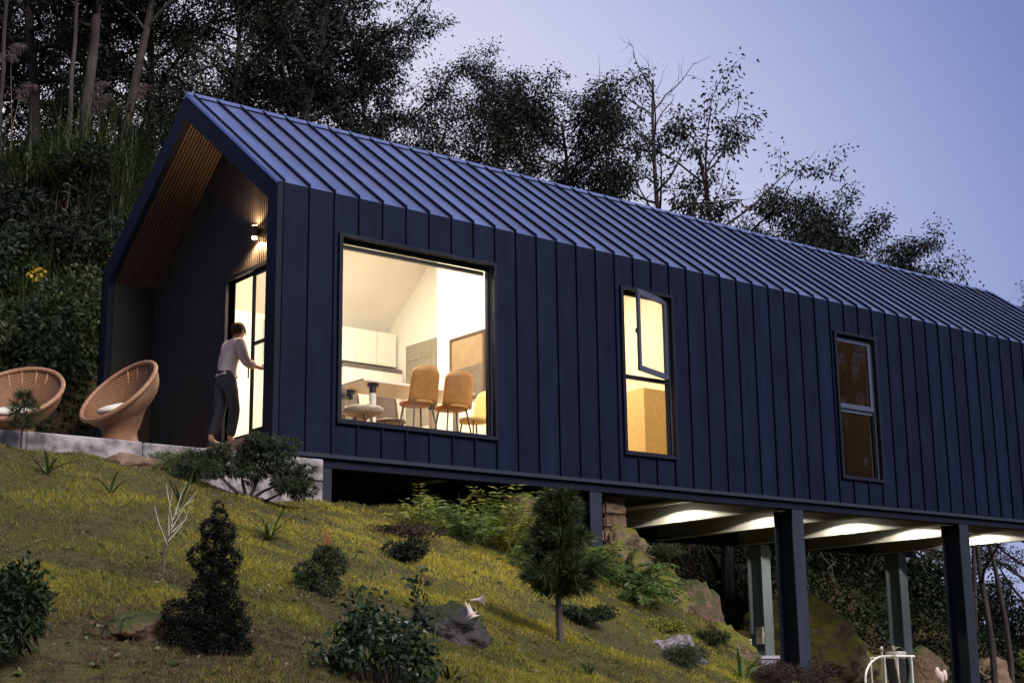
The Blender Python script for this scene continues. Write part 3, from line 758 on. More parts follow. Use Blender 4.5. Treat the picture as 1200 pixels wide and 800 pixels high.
MB().box(4.975, 4.998, 1.991, 2.869, 1.641, 2.15).build('lower_panel', 'picture', t)
MB().box(4.973, 4.998, 1.991, 2.869, 2.151, 2.659).build('upper_panel', 'picture_tan', t)
t = thing('sofa', 'high stepped ochre sofa behind the open casement window', 'sofa', (9.0, 3.2, FL))
MB().box(8.55, 9.52, 2.62, 4.6, FL + .02, 1.02).build('seat', 'ochre_fabric', t)
MB().box(9.15, 9.53, 2.64, 4.6, 1.025, 1.78).build('backrest', 'ochre_fabric', t)
MB().box(8.60, 9.52, 2.05, 2.61, FL + .02, 2.14).build('arm', 'ochre_fabric', t)
t = thing('curtain', 'brown curtain hanging inside the rightmost dim window', 'curtain', (13.2, 1.6, FL))
V = []; F = []
for i in range(61):
    s = i / 60; x = 11.5 + s * 2.65; y = 2.3 + .04 * math.sin(s * 90)
    V += [(x, y, FL + .01), (x, y, 3.7), (x, y + .02, 3.7), (x, y + .02, FL + .01)]
    if i: 
        o = (i - 1) * 4; F += [(o, o + 4, o + 5, o + 1), (o + 3, o + 2, o + 6, o + 7)]
mesh_np('cloth', V, F, 'curtain', t, smooth=True)

# ------------------------------------------------------------------ terrace and its retaining wall
tr = MB().box(-9, .74, .17, 7.4, -.40, -.045).build('terrace', 'terrace_slab'); tr['kind'] = 'structure'
rw = thing('retaining_wall', 'low weathered concrete block wall holding the terrace above the lawn', 'wall', (-3.5, 0, -.9))
rnd = random.Random(4)
for row, (za, zb) in enumerate(((-1.15, -.345), (-.335, -.03))):
    x = -9.0 + (.4 if row else 0)
    while x < .70:
        ln = rnd.uniform(.9, 1.5); e = min(x + ln, .735)
        if e > .5: e = .735
        b = MB().box(x + .004, e - .004, -.10 + rnd.uniform(-.012, .012), .16, za, zb + rnd.uniform(-.012, .006))
        bm = bmesh.new(); vs_ = [bm.verts.new(v) for v in b.v]
        for f_ in b.f: bm.faces.new([vs_[i] for i in f_])
        bmesh.ops.bevel(bm, geom=bm.edges[:], offset=.018, segments=1, affect='EDGES')
        o = MB().add([tuple(v.co) for v in bm.verts], []); bm.verts.index_update()
        o.f = [tuple(v.index for v in f_.verts) for f_ in bm.faces]; bm.free()
        o.build('block', 'concrete', rw); x = e
        if e >= .735: break

# ------------------------------------------------------------------ wicker chairs
def wicker_chair(c, nrmv, rimr, rimc, label):
    c = Vector(c); nv_ = Vector(nrmv).normalized(); rc = c + Vector(rimc)
    e1 = nv_.cross(Vector((0, 0, 1))).normalized(); e2 = e1.cross(nv_).normalized()     # e2 up the rim
    t = thing('wicker_chair', label, 'chair', tuple(c), 'wicker chairs on the terrace')
    N = 48
    def rim(w, r=1.0, d=0.0): return rc + (e1 * math.cos(w) + e2 * math.sin(w)) * rimr * r - nv_ * d
    # horizontal directions matching each rim angle so the skirt does not twist
    h1 = Vector((e1.x, e1.y, 0)).normalized(); h2 = Vector((-h1.y, h1.x, 0))
    if h2.dot(e2) < 0 and abs(e2.x) + abs(e2.y) > .01: h2 = -h2
    def flat(w, r, z): return c + (h1 * math.cos(w) + h2 * math.sin(w)) * r + Vector((0, 0, z))
    V = []; UV = []; F = []
    prof = []
    for s in (0, .25, .5, .75, 1): prof.append(('b', .315 - .10 * math.sin(s * math.pi / 2), s * .26))
    for s in np.linspace(.12, 1, 9): prof.append(('s', s))
    acc = 0
    for i, pr in enumerate(prof):
        for k in range(N + 1):
            w = 2 * math.pi * k / N
            if pr[0] == 'b': p = flat(w, pr[1], pr[2])
            else:
                s = pr[1]; a = flat(w, .215 + .10 * s, .26 + .16 * s); q = rim(w, .985, .015)
                p = a.lerp(q, s ** 1.15)
            V.append(p); UV.append((k / N, i / len(prof) * 1.3))
    n1 = len(prof)
    for i in range(n1 - 1):
        for k in range(N): F.append((i * (N + 1) + k, i * (N + 1) + k + 1, (i + 1) * (N + 1) + k + 1, (i + 1) * (N + 1) + k))
    mesh_np('base', V, F, 'wicker', t, smooth=True, uv=UV)
    V = []; UV = []; F = []
    for j in range(11):
        s = j / 10; rr = math.cos(s * math.pi / 2) ** .75 if j < 10 else .02; dd = rimr * .62 * math.sin(s * math.pi / 2)
        for k in range(N + 1):
            V.append(rim(2 * math.pi * k / N, max(rr, .02) * .985, dd)); UV.append((k / N, s * 1.2))
    for j in range(10):
        for k in range(N): F.append((j * (N + 1) + k, (j + 1) * (N + 1) + k, (j + 1) * (N + 1) + k + 1, j * (N + 1) + k + 1))
    mesh_np('bowl', V, F, 'wicker', t, smooth=True, uv=UV)
    MB().tube([rim(2 * math.pi * k / N) for k in range(N + 1)], .030, 8, False).build('rim', 'cane_rim', t, smooth=True)
    for a_ in (-.5, -.2, .15, .45):
        w = a_ + math.pi / 2
        MB().tube([flat(w, .23, .30), flat(w, .33, .45).lerp(rim(w, .96, .05), .5), rim(w, .97, .02)], .014, 6).build('stay', 'cane_rim', t, smooth=True)
    cu = MB().lathe([(.06, -.05), (.20, -.045), (.27, -.01), (.28, .02), (.25, .05), (.14, .075), (.03, .08)], (0, 0, 0), 24)
    ax = (nv_ * .45 + Vector((0, 0, 1))).normalized()
    M = Matrix.Translation(rc - nv_ * rimr * .30 - e2 * rimr * .30) @ ax.to_track_quat('Z', 'Y').to_matrix().to_4x4()
    cu.v = [tuple(v) for v in xform(cu.v, M)]; cu.build('cushion', 'cushion', t, smooth=True)
    return t
CR_, CU_, CT_ = Vector((.787, -.617, -.013)), Vector((-.127, -.182, .975)), Vector((-.604, -.765, -.221))
wicker_chair((-1.78, .72, -.045), CR_ * -.50 + CU_ * .80 + CT_ * .46, .56, (-.03, .02, .78), 'tilted wicker bowl chair with a white cushion, beside the dark porch')
wicker_chair((-3.02, .95, -.045), CR_ * -.06 + CU_ * .80 + CT_ * .46, .58, (-.02, .05, .66), 'wicker bowl chair at the left edge, behind a tiny pine')

# ------------------------------------------------------------------ person at the door
def skin_mesh(name, pts, edges, rad, mname, parent, M, sub=2, root=0):
    me = bpy.data.meshes.new(name)
    me.from_pydata([tuple(p) for p in pts], edges, [])
    o = bpy.data.objects.new(name, me); COL.objects.link(o)
    sk = o.modifiers.new('skin', 'SKIN'); sk.use_smooth_shade = True
    for i, r_ in enumerate(rad):
        d = me.skin_vertices[0].data[i]; d.radius = r_ if isinstance(r_, tuple) else (r_, r_); d.use_root = (i == root)
    o.modifiers.new('sub', 'SUBSURF').levels = sub
    o.modifiers['sub'].render_levels = sub
    dg = bpy.context.evaluated_depsgraph_get()
    ev = bpy.data.meshes.new_from_object(o.evaluated_get(dg))
    bpy.data.objects.remove(o); 
    ev.name = name
    ev.materials.clear(); ev.materials.append(MATS[mname])
    ev.transform(Matrix.Translation(-org(parent)) @ M)
    ev.polygons.foreach_set('use_smooth', np.ones(len(ev.polygons), bool)); ev.update()
    return link(name, ev, parent)
def person():
    t = thing('person', 'person in a pale shirt and dark trousers stepping up to the porch door', 'person', (.17, 1.66, .30))
    M = Matrix.Translation((.17, 1.66, .30)) @ Matrix.Rotation(R(-90), 4, 'Z') @ Matrix.Scale(1.02, 4)    # figure faces +y locally; -90 turns it to +x
    # local frame: +y forward, +x the right hand side, z up
    J = {'pel': (0, 0, .95), 'sp1': (0, .03, 1.10), 'sp2': (0, .07, 1.27), 'chest': (0, .11, 1.42), 'neck': (0, .15, 1.53), 'skull': (0, .19, 1.63), 'crown': (0, .20, 1.71),
         'rsh': (.17, .11, 1.44), 'rel': (.23, .18, 1.17), 'rwr': (.17, .42, 1.13), 'rpalm': (.155, .49, 1.14),
         'lsh': (-.17, .11, 1.44), 'lel': (-.24, .05, 1.16), 'lwr': (-.22, .20, .95), 'lpalm': (-.22, .24, .88),
         'rhip': (.09, 0, .91), 'rkn': (.10, .10, .50), 'ran': (.10, .03, .10), 'rtoe': (.11, .19, .03),
         'lhip': (-.09, 0, .91), 'lkn': (-.10, -.02, .49), 'lan': (-.10, -.16, .11), 'ltoe': (-.10, -.02, .03)}
    rad = {'pel': (.12, .10), 'sp1': (.105, .085), 'sp2': (.135, .105), 'chest': (.14, .105), 'neck': .052, 'skull': (.078, .092), 'crown': (.070, .082),
           'rsh': .062, 'rel': .043, 'rwr': .028, 'rpalm': (.036, .02), 'lsh': .062, 'lel': .043, 'lwr': .028, 'lpalm': (.036, .02),
           'rhip': .092, 'rkn': .060, 'ran': .042, 'rtoe': .035, 'lhip': .092, 'lkn': .060, 'lan': .042, 'ltoe': .035}
    E = [('pel', 'sp1'), ('sp1', 'sp2'), ('sp2', 'chest'), ('chest', 'neck'), ('neck', 'skull'), ('skull', 'crown'),
         ('chest', 'rsh'), ('rsh', 'rel'), ('rel', 'rwr'), ('rwr', 'rpalm'), ('chest', 'lsh'), ('lsh', 'lel'), ('lel', 'lwr'), ('lwr', 'lpalm'),
         ('pel', 'rhip'), ('rhip', 'rkn'), ('rkn', 'ran'), ('ran', 'rtoe'), ('pel', 'lhip'), ('lhip', 'lkn'), ('lkn', 'lan'), ('lan', 'ltoe')]
    names = list(J)
    def fingers(side, palm, fwd, across):
        p = Vector(J[palm]); f = Vector(fwd).normalized(); a = Vector(across).normalized(); dn = Vector((0, 0, -1)) if side == 'r' else Vector((0, 1, 0))
        for i, ln in enumerate((.070, .080, .074, .058)):
            o = p + a * (.030 - .02 * i)
            for j, (s, d) in enumerate(((.35, 0), (.8, .15), (1.0, .45))):
                nm = '%sf%d%d' % (side, i, j); J[nm] = tuple(o + f * ln * s + dn * ln * d); rad[nm] = .0095 - .001 * j; names.append(nm)
                E.append((palm if j == 0 else '%sf%d%d' % (side, i, j - 1), nm))
        for j, q in enumerate((a * .045 + f * .0, a * .062 + f * .035)):
            nm = '%sth%d' % (side, j); J[nm] = tuple(p + q); rad[nm] = .0105 - .001 * j; names.append(nm); E.append((palm if j == 0 else '%sth0' % side, nm))
    fingers('r', 'rpalm', (-.1, 1, .05), (-.2, 0, 1)); fingers('l', 'lpalm', (0, .35, -1), (.3, 1, .3))
    ix = {n: i for i, n in enumerate(names)}
    body = skin_mesh('body', [J[n] for n in names], [(ix[a], ix[c]) for a, c in E], [rad[n] for n in names], 'skin', t, M)
    def cloth(name, keys, ed, grow, mname, extra={}):
        P = dict(J); P.update({k: v[0] for k, v in extra.items()}); rr = dict(rad); rr.update({k: v[1] for k, v in extra.items()})
        k_ = {n: i for i, n in enumerate(keys)}
        def g(r_): return tuple(q + grow for q in r_) if isinstance(r_, tuple) else r_ + grow
        return skin_mesh(name, [P[n] for n in keys], [(k_[a], k_[c]) for a, c in ed], [g(rr[n]) for n in keys], mname, t, M)
    ext = {'hem': ((0, .01, .98), (.098, .080)), 'rcuff': ((.19, .34, 1.145), .034), 'lcuff': ((-.225, .16, 1.01), .034), 'coll': ((0, .14, 1.49), .060)}
    cloth('shirt', ['sp1', 'hem', 'sp2', 'chest', 'coll', 'rsh', 'rel', 'rcuff', 'lsh', 'lel', 'lcuff'],
          [('sp1', 'hem'), ('sp1', 'sp2'), ('sp2', 'chest'), ('chest', 'coll'), ('chest', 'rsh'), ('rsh', 'rel'), ('rel', 'rcuff'), ('chest', 'lsh'), ('lsh', 'lel'), ('lel', 'lcuff')], .030, 'shirt', ext)
    ext = {'waist': ((0, .03, 1.10), (.120, .10)), 'rc2': ((.10, .035, .12), .050), 'lc2': ((-.10, -.145, .14), .050)}
    cloth('trousers', ['pel', 'waist', 'rhip', 'rkn', 'rc2', 'lhip', 'lkn', 'lc2'],
          [('pel', 'waist'), ('pel', 'rhip'), ('rhip', 'rkn'), ('rkn', 'rc2'), ('pel', 'lhip'), ('lhip', 'lkn'), ('lkn', 'lc2')], .022, 'trousers', ext)
    for s, a, b_ in ((1, 'ran', 'rtoe'), (-1, 'lan', 'ltoe')):
        A = Vector(J[a]); B = Vector(J[b_])
        skin_mesh('shoe', [A + Vector((0, -.03, -.055)), A.lerp(B, .55) + Vector((0, 0, -.01)), B + Vector((0, .05, .008))], [(0, 1), (1, 2)], [(.045, .045), (.048, .042), (.036, .03)], 'shoe', t, M, 2, 1)
    # head details and short hair
    hc = Vector((0, .19, 1.66))
    hb = MB().lathe([(.004, .128), (.05, .12), (.085, .09), (.102, .04), (.104, -.01), (.098, -.045)], (0, 0, 0), 20)
    hb.v = [tuple(v) for v in xform(hb.v, M @ Matrix.Translation(hc + Vector((0, -.018, .0))) @ Matrix.Rotation(R(14), 4, 'X') @ Matrix.Diagonal((.92, 1.05, .95, 1)))]
    hb.build('hair', 'hair', t, smooth=True)
    for s in (-1, 1):
        e = MB().lathe([(.002, -.012), (.012, -.008), (.016, 0), (.012, .008), (.002, .012)], (0, 0, 0), 8)
        e.v = [tuple(v) for v in xform(e.v, M @ Matrix.Translation(hc + Vector((s * .095, .0, -.03))) @ Matrix.Diagonal((.7, 1.1, 2.0, 1)))]
        e.build('ear', 'skin', t, smooth=True)
        e = MB().lathe([(.002, -.009), (.009, 0), (.002, .009)], (0, 0, 0), 8)
        e.v = [tuple(v) for v in xform(e.v, M @ Matrix.Translation(hc + Vector((s * .033, .088, -.012))))]
        e.build('eye', 'black_paint', t, smooth=True)
    e = MB().add([(-.014, .09, -.05), (.014, .09, -.05), (0, .118, -.048), (0, .09, .0)], [(0, 1, 2), (0, 2, 3), (1, 3, 2)])
    e.v = [tuple(v) for v in xform(e.v, M @ Matrix.Translation(hc))]; e.build('nose', 'skin', t)
    e = MB().box(-.022, .022, .082, .090, -.075, -.068); e.v = [tuple(v) for v in xform(e.v, M @ Matrix.Translation(hc))]; e.build('mouth', 'shirt', t)
person()

# ------------------------------------------------------------------ foliage helpers
def rvec(r, n):
    v = r.normal(size=(n, 3)); return v / np.linalg.norm(v, axis=1, keepdims=True)
def cards(P, A, L, Wd, r, droop=.15):
    """leaf-shaped kites, folded along the midrib: base, two sides, tip"""
    n = len(P)
    A = A / np.linalg.norm(A, axis=1, keepdims=True)
    B = np.cross(A, rvec(r, n)); B /= np.linalg.norm(B, axis=1, keepdims=True) + 1e-9
    N = np.cross(A, B)
    L = np.broadcast_to(L, (n,))[:, None] * r.uniform(.7, 1.3, (n, 1)); Wd = np.broadcast_to(Wd, (n,))[:, None] * r.uniform(.75, 1.25, (n, 1))
    v0 = P; v1 = P + A * L * .45 + B * Wd * .5 + N * Wd * .15; v2 = P + A * L - np.array([0, 0, 1]) * L * droop; v3 = P + A * L * .45 - B * Wd * .5 + N * Wd * .15
    V = np.stack([v0, v1, v2, v3], 1).reshape(-1, 3)
    F = np.arange(n * 4).reshape(n, 4)
    return V, F
def strips(P, D, L, Wd, r, droop=1.0, seg=4):
    """arching ribbon blades"""
    n = len(P); D = D / np.linalg.norm(D, axis=1, keepdims=True)
    L = np.broadcast_to(L, (n,)); Wd = np.broadcast_to(Wd, (n,))
    S = np.cross(D, np.array([0, 0, 1.0])); S /= np.linalg.norm(S, axis=1, keepdims=True) + 1e-6
    a = r.uniform(0, 6.28, n)[:, None] * .15
    V = np.zeros((n, seg + 1, 2, 3))
    p = P.copy(); d = D.copy()
    for i in range(seg + 1):
        t = i / seg; w = (Wd * (1 - t ** 1.6) * (.6 + .8 * t if t < .5 else 1.0))[:, None]
        V[:, i, 0] = p - S * w * .5; V[:, i, 1] = p + S * w * .5
        p = p + d * (L / seg)[:, None]
        d = d + np.array([0, 0, -1.0]) * droop / seg * np.broadcast_to(1.0, (n, 1)); d /= np.linalg.norm(d, axis=1, keepdims=True)
    k = (seg + 1) * 2
    F = []
    base = np.arange(n) * k
    for i in range(seg):
        F.append(np.stack([base + 2 * i, base + 2 * i + 1, base + 2 * i + 3, base + 2 * i + 2], 1))
    return V.reshape(-1, 3), np.concatenate(F)
def merge(parts):
    V = []; F = []; o = 0
    for v, f in parts:
        V.append(v); F.append(f + o); o += len(v)
    return np.concatenate(V), np.concatenate(F)

# ------------------------------------------------------------------ trees
def limb(r, p, d, ln, rad, seg=5, wob=.18, up=.08):
    pts = [p.copy()]; rr = [rad]
    for i in range(seg):
        d = d + r.normal(size=3) * wob + np.array([0, 0, up]); d /= np.linalg.norm(d)
        p = p + d * ln / seg; pts.append(p.copy()); rr.append(rad * (1 - .75 * (i + 1) / seg))
    return pts, rr, d
def tree_parts(seed, h, crown_lo, spread, nlimb, leaf, per, leafmat, twigs=5, bare=0.0, lean=0.0, trunk_r=None, barkm='bark', fork=False, cluster=.45):
    """returns builder data for a trunk with limbs and a crown of separate leaves"""
    r = np.random.default_rng(seed)
    tb = MB(); LP = []; LA = []
    tr_ = trunk_r or h * .014
    pts, rr, _ = limb(r, np.zeros(3) + np.array([0, 0, -.3]), np.array([lean, 0, 1.0]), h * .93, tr_, 10, .05, .03)
    tb.tube(pts, rr, 8)
    pa = np.array(pts)
    for i in range(nlimb):
        t = crown_lo + (1 - crown_lo) * (i + r.uniform(0, .8)) / nlimb
        k = min(t, .999) * 10; a = int(k); q = pa[a] + (pa[a + 1] - pa[a]) * (k - a)
        rad = tr_ * (1 - .75 * t) * .62
        az = i * 2.4 + r.uniform(-.5, .5)
        rise = r.uniform(.25, .75) + (t - .5) * .6
        d = np.array([math.cos(az), math.sin(az), rise]); d /= np.linalg.norm(d)
        ln = spread * (1.0 - .55 * abs((t - crown_lo) / (1 - crown_lo) - .35)) * r.uniform(.7, 1.1)
        lp, lr, _ = limb(r, q, d, ln, rad, 6, .16, .05)
        tb.tube(lp, lr, 5, False)
        for j in range(twigs):
            s = .3 + .7 * (j + r.uniform(0, 1)) / twigs; kk = min(s, .999) * 6; b = int(kk)
            q2 = np.array(lp[b]) + (np.array(lp[b + 1]) - np.array(lp[b])) * (kk - b)
            d2 = d * .6 + rvec(r, 1)[0] * .9 + np.array([0, 0, .25]); d2 /= np.linalg.norm(d2)
            tp, tr2, dl = limb(r, q2, d2, ln * r.uniform(.25, .45), rad * .35, 4, .22, .06)
            tb.tube(tp, tr2, 3, False)
            if r.uniform() < bare * (0.4 + t): continue
            n = int(per * r.uniform(.5, 1.4))
            c = np.array(tp)[r.integers(1, 5, n)]
            g = r.normal(size=(n, 3)) * np.array([1, 1, .6]) * cluster * leaf * 4
            LP.append(c + g); LA.append(g + r.normal(size=(n, 3)) * .25 * leaf * 4 + np.array([0, 0, -.25 * leaf * 4]))
    LP = np.concatenate(LP); LA = np.concatenate(LA)
    V, Fc = cards(LP, LA, leaf, leaf * .55, r, .2)
    return tb, V, Fc, leafmat, barkm
TREES = {}
def tree(kind, x, y, rz, sc, label, group='trees behind the house', name='tree', zoff=0):
    t = thing(name, label, 'tree', (x, y, gz(x, y) - .05 + zoff), group)
    t.rotation_euler = (0, 0, rz); t.scale = (sc, sc, sc)
    if kind not in TREES:
        tb, V, Fc, lm, bm_ = tree_parts(**KINDS[kind])
        me = bpy.data.meshes.new('trunk'); me.from_pydata([tuple(v) for v in tb.v], [], tb.f); me.materials.append(MATS[bm_]); me.update()
        mc = bpy.data.meshes.new('crown'); mc.from_pydata(V, [], Fc); mc.materials.append(MATS[lm]); mc.update()
        TREES[kind] = (me, mc, max(float(np.percentile(V[:, 2], 99.3)), max(v[2] for v in tb.v)))
    me, mc, mh = TREES[kind]
    if sc > 3:                                   # given as the height of the crown's top above datum
        sc = (sc - t.location.z) / mh; t.scale = (sc, sc, sc)
    link('trunk', me, t); link('crown', mc, t)
    return t
KINDS = {
    'dense': dict(seed=11, h=15, crown_lo=.26, spread=4.8, nlimb=30, leaf=.115, per=165, leafmat='leaf_dark', twigs=7, cluster=.46),
    'dense_b': dict(seed=23, h=14, crown_lo=.32, spread=4.4, nlimb=26, leaf=.115, per=170, leafmat='leaf_mid', twigs=7, cluster=.46),
    'tall': dict(seed=37, h=17, crown_lo=.42, spread=3.6, nlimb=24, leaf=.115, per=170, leafmat='leaf_dark', twigs=6, trunk_r=.26, cluster=.46),
    'layered': dict(seed=41, h=13, crown_lo=.46, spread=5.2, nlimb=18, leaf=.105, per=260, leafmat='leaf_dark', twigs=7, cluster=.46),
    'broad': dict(seed=53, h=13, crown_lo=.22, spread=4.4, nlimb=30, leaf=.125, per=190, leafmat='leaf_olive', twigs=7, cluster=.46),
    'airy': dict(seed=67, h=13, crown_lo=.26, spread=4.4, nlimb=24, leaf=.12, per=85, leafmat='leaf_olive', twigs=6, bare=.12, cluster=.36),
    'bare': dict(seed=71, h=14, crown_lo=.30, spread=3.0, nlimb=26, leaf=.11, per=60, leafmat='leaf_olive', twigs=6, bare=1.0, cluster=.5, trunk_r=.15),
    'round': dict(seed=83, h=10, crown_lo=.22, spread=4.4, nlimb=28, leaf=.105, per=270, leafmat='leaf_dark', twigs=7, cluster=.46),
    'slim': dict(seed=97, h=13, crown_lo=.50, spread=2.2, nlimb=16, leaf=.11, per=80, leafmat='leaf_mid', twigs=5, trunk_r=.10, barkm='bark', cluster=.7),
    'sprig': dict(seed=101, h=8, crown_lo=.30, spread=2.6, nlimb=12, leaf=.11, per=22, leafmat='leaf_olive', twigs=4, bare=.4, cluster=.4, trunk_r=.07),
}
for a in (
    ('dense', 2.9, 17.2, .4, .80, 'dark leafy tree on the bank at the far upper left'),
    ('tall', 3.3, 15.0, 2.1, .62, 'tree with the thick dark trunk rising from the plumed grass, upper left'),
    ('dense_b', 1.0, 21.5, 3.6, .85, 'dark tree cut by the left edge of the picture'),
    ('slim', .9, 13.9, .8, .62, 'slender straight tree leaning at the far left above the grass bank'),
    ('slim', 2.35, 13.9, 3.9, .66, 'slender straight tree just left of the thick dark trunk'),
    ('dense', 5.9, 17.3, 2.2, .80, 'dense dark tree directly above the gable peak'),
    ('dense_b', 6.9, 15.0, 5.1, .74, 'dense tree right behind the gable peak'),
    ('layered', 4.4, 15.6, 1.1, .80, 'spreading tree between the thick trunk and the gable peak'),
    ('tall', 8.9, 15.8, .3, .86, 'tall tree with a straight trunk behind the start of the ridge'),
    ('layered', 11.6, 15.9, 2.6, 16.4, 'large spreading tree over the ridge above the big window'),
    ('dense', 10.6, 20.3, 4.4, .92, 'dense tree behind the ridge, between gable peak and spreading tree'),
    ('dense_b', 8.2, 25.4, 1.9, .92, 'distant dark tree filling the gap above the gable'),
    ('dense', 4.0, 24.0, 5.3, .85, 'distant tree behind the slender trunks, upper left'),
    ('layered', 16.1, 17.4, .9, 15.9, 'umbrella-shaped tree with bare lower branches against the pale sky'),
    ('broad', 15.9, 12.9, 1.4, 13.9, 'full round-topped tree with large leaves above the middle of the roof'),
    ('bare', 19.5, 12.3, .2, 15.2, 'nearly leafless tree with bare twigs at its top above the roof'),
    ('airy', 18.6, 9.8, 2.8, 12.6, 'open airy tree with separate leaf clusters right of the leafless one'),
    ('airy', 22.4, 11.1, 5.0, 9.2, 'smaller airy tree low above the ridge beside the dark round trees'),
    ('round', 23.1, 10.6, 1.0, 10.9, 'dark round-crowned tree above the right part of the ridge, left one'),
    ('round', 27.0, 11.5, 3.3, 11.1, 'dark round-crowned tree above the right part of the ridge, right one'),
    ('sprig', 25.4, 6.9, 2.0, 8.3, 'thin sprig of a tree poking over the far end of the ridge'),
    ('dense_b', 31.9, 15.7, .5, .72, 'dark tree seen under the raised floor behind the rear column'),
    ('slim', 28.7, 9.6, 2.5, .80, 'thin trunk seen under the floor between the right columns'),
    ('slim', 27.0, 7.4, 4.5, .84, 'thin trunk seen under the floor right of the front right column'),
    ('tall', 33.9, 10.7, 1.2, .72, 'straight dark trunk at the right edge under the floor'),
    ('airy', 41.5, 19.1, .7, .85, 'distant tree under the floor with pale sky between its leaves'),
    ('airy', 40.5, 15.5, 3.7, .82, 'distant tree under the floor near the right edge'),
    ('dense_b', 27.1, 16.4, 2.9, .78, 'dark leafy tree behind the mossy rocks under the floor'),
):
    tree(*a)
# trees standing across the drive, mirrored in the panes; last two added to shade the wall
for a in (('airy', 33, -17, 1.0, 1.1, 'open tree across the drive, mirrored in the rightmost window'),
          ('dense_b', 25, -19, 2.2, 1.05, 'leafy tree across the drive, mirrored in the casement window'),
          ('dense', 38, -10, .3, 1.1, 'dense tree across the drive right of the house'),
          ('dense', 29, -13, 3.3, 1.15, 'nearest dense tree across the drive, added out of view to shade the wall'),
          ('dense_b', 20, -24, 4.2, 1.2, 'tall dense tree behind the viewer, added to darken the right end of the wall')):
    tree(*a, group='trees across the drive')

# ------------------------------------------------------------------ rocks
def rock(name, label, c, size, m, seed, sub=4, rough=.42, rz=0, flat=False, group='boulders on the slope'):
    bm = bmesh.new(); bmesh.ops.create_icosphere(bm, subdivisions=sub, radius=1)
    rr = random.Random(seed); off = Vector((rr.uniform(0, 50), rr.uniform(0, 50), rr.uniform(0, 50)))
    planes = [(Vector((rr.gauss(0, 1), rr.gauss(0, 1), rr.gauss(0, .8))).normalized(), rr.uniform(.62, .9)) for _ in range(9)]
    for v in bm.verts:
        p = v.co.copy()
        for n_, d_ in planes:                  # cleaved faces
            k = p.dot(n_) - d_
            if k > 0: p -= n_ * k * .92
        f_ = noise.fractal(p * 1.6 + off, 1.0, 2.0, 5) * rough * .45 - abs(noise.noise(p * 2.6 + off)) * rough * .5 - max(0, .12 - abs(noise.noise(p * 1.9 - off))) * rough * 1.6 + noise.fractal(p * 7 + off, 1, 2, 3) * rough * .20
        v.co = p * (1 + f_)
    V = np.array([tuple(v.co) for v in bm.verts]); bm.verts.index_update()
    Fc = [tuple(v.index for v in f_.verts) for f_ in bm.faces]; bm.free()
    M = Matrix.Translation(c) @ Matrix.Rotation(rz, 4, 'Z') @ Matrix.Diagonal((size[0], size[1], size[2], 1))
    o = mesh_np(name, xform(V, M), Fc, m, None, c, not flat)
    tag(o, label, 'rock', group); return o
def on(x, y, dz=0): return (x, y, gz(x, y) + dz)
rock('boulder', 'large mossy boulder edge right of the ferns, below the stone pillar', on(6.2, -.4, -.45), (.9, .7, .80), 'rock_mossy', 3, rz=.5)
rock('boulder', 'pale grey-brown boulder jutting out above the mossy edge', on(6.35, .35, -.05), (.62, .5, .5), 'rock_mossy', 8, rz=.2)
rock('boulder', 'low mossy boulder at the lawn corner facing the front column', on(6.7, -1.4, -.5), (.8, .65, .75), 'rock_mossy', 14, rz=1.1)
rock('boulder', 'dark sunken boulder under the mossy edge', on(7.6, .2, -.3), (.9, .8, .9), 'rock_brown', 19, rz=2)
rock('lichen_rock', 'purple-grey rock blotched with white lichen on the lower lawn', on(2.95, -4.35, .02), (.42, .33, .30), 'rock_lichen', 27, rz=.6)
rock('dark_rock', 'dark pointed rock behind the glossy shrub', on(-1.85, -6.45, .02), (.42, .26, .26), 'rock_dark', 31, rz=-.5)
rock('brown_rock', 'low brown rock in dry grass at the lower left, beside the dark yew', on(-5.35, -8.0, .0), (.30, .22, .14), 'rock_brown', 37, rz=.4)
rock('brown_rock', 'flat brown rock under the retaining wall below the tilted chair', on(-2.15, -.62, .0), (.42, .22, .14), 'stone_brown', 39, rz=.1)
rock('dark_rock', 'dark brown rock under the cladding between shrub and pine', on(4.55, .35, .0), (.75, .55, .55), 'rock_brown', 43, rz=.4)
rock('brown_rock', 'small half-buried rock under the left ferns', on(3.6, -1.2, -.05), (.4, .3, .28), 'rock_brown', 47, rz=.9)
# stones stacked beside the steel post
pl = thing('stone_pillar', 'rough brown stone pillar beside the left steel post', 'pillar', (6.2, .45, gz(6.2, .45)))
zz = gz(6.2, .4) - .1; k = 0
while zz < -.2:
    hh = rnd.uniform(.16, .26); b = MB().box(5.92 + rnd.uniform(0, .05), 6.42 + rnd.uniform(0, .08), .20 + rnd.uniform(0, .04), .62, zz, min(zz + hh, -.132))
    bm = bmesh.new(); q = [bm.verts.new(v) for v in b.v]
    for f_ in b.f: bm.faces.new([q[i] for i in f_])
    bmesh.ops.bevel(bm, geom=bm.edges[:], offset=.03, segments=2, affect='EDGES')
    for v in bm.verts: v.co += noise.noise_vector(v.co * 5) * .025
    bm.verts.index_update(); o = MB().add([tuple(v.co) for v in bm.verts], []); o.f = [tuple(v.index for v in f_.verts) for f_ in bm.faces]; bm.free()
    o.build('stone', 'rock_brown', pl, smooth=False); zz += hh + .008; k += 1
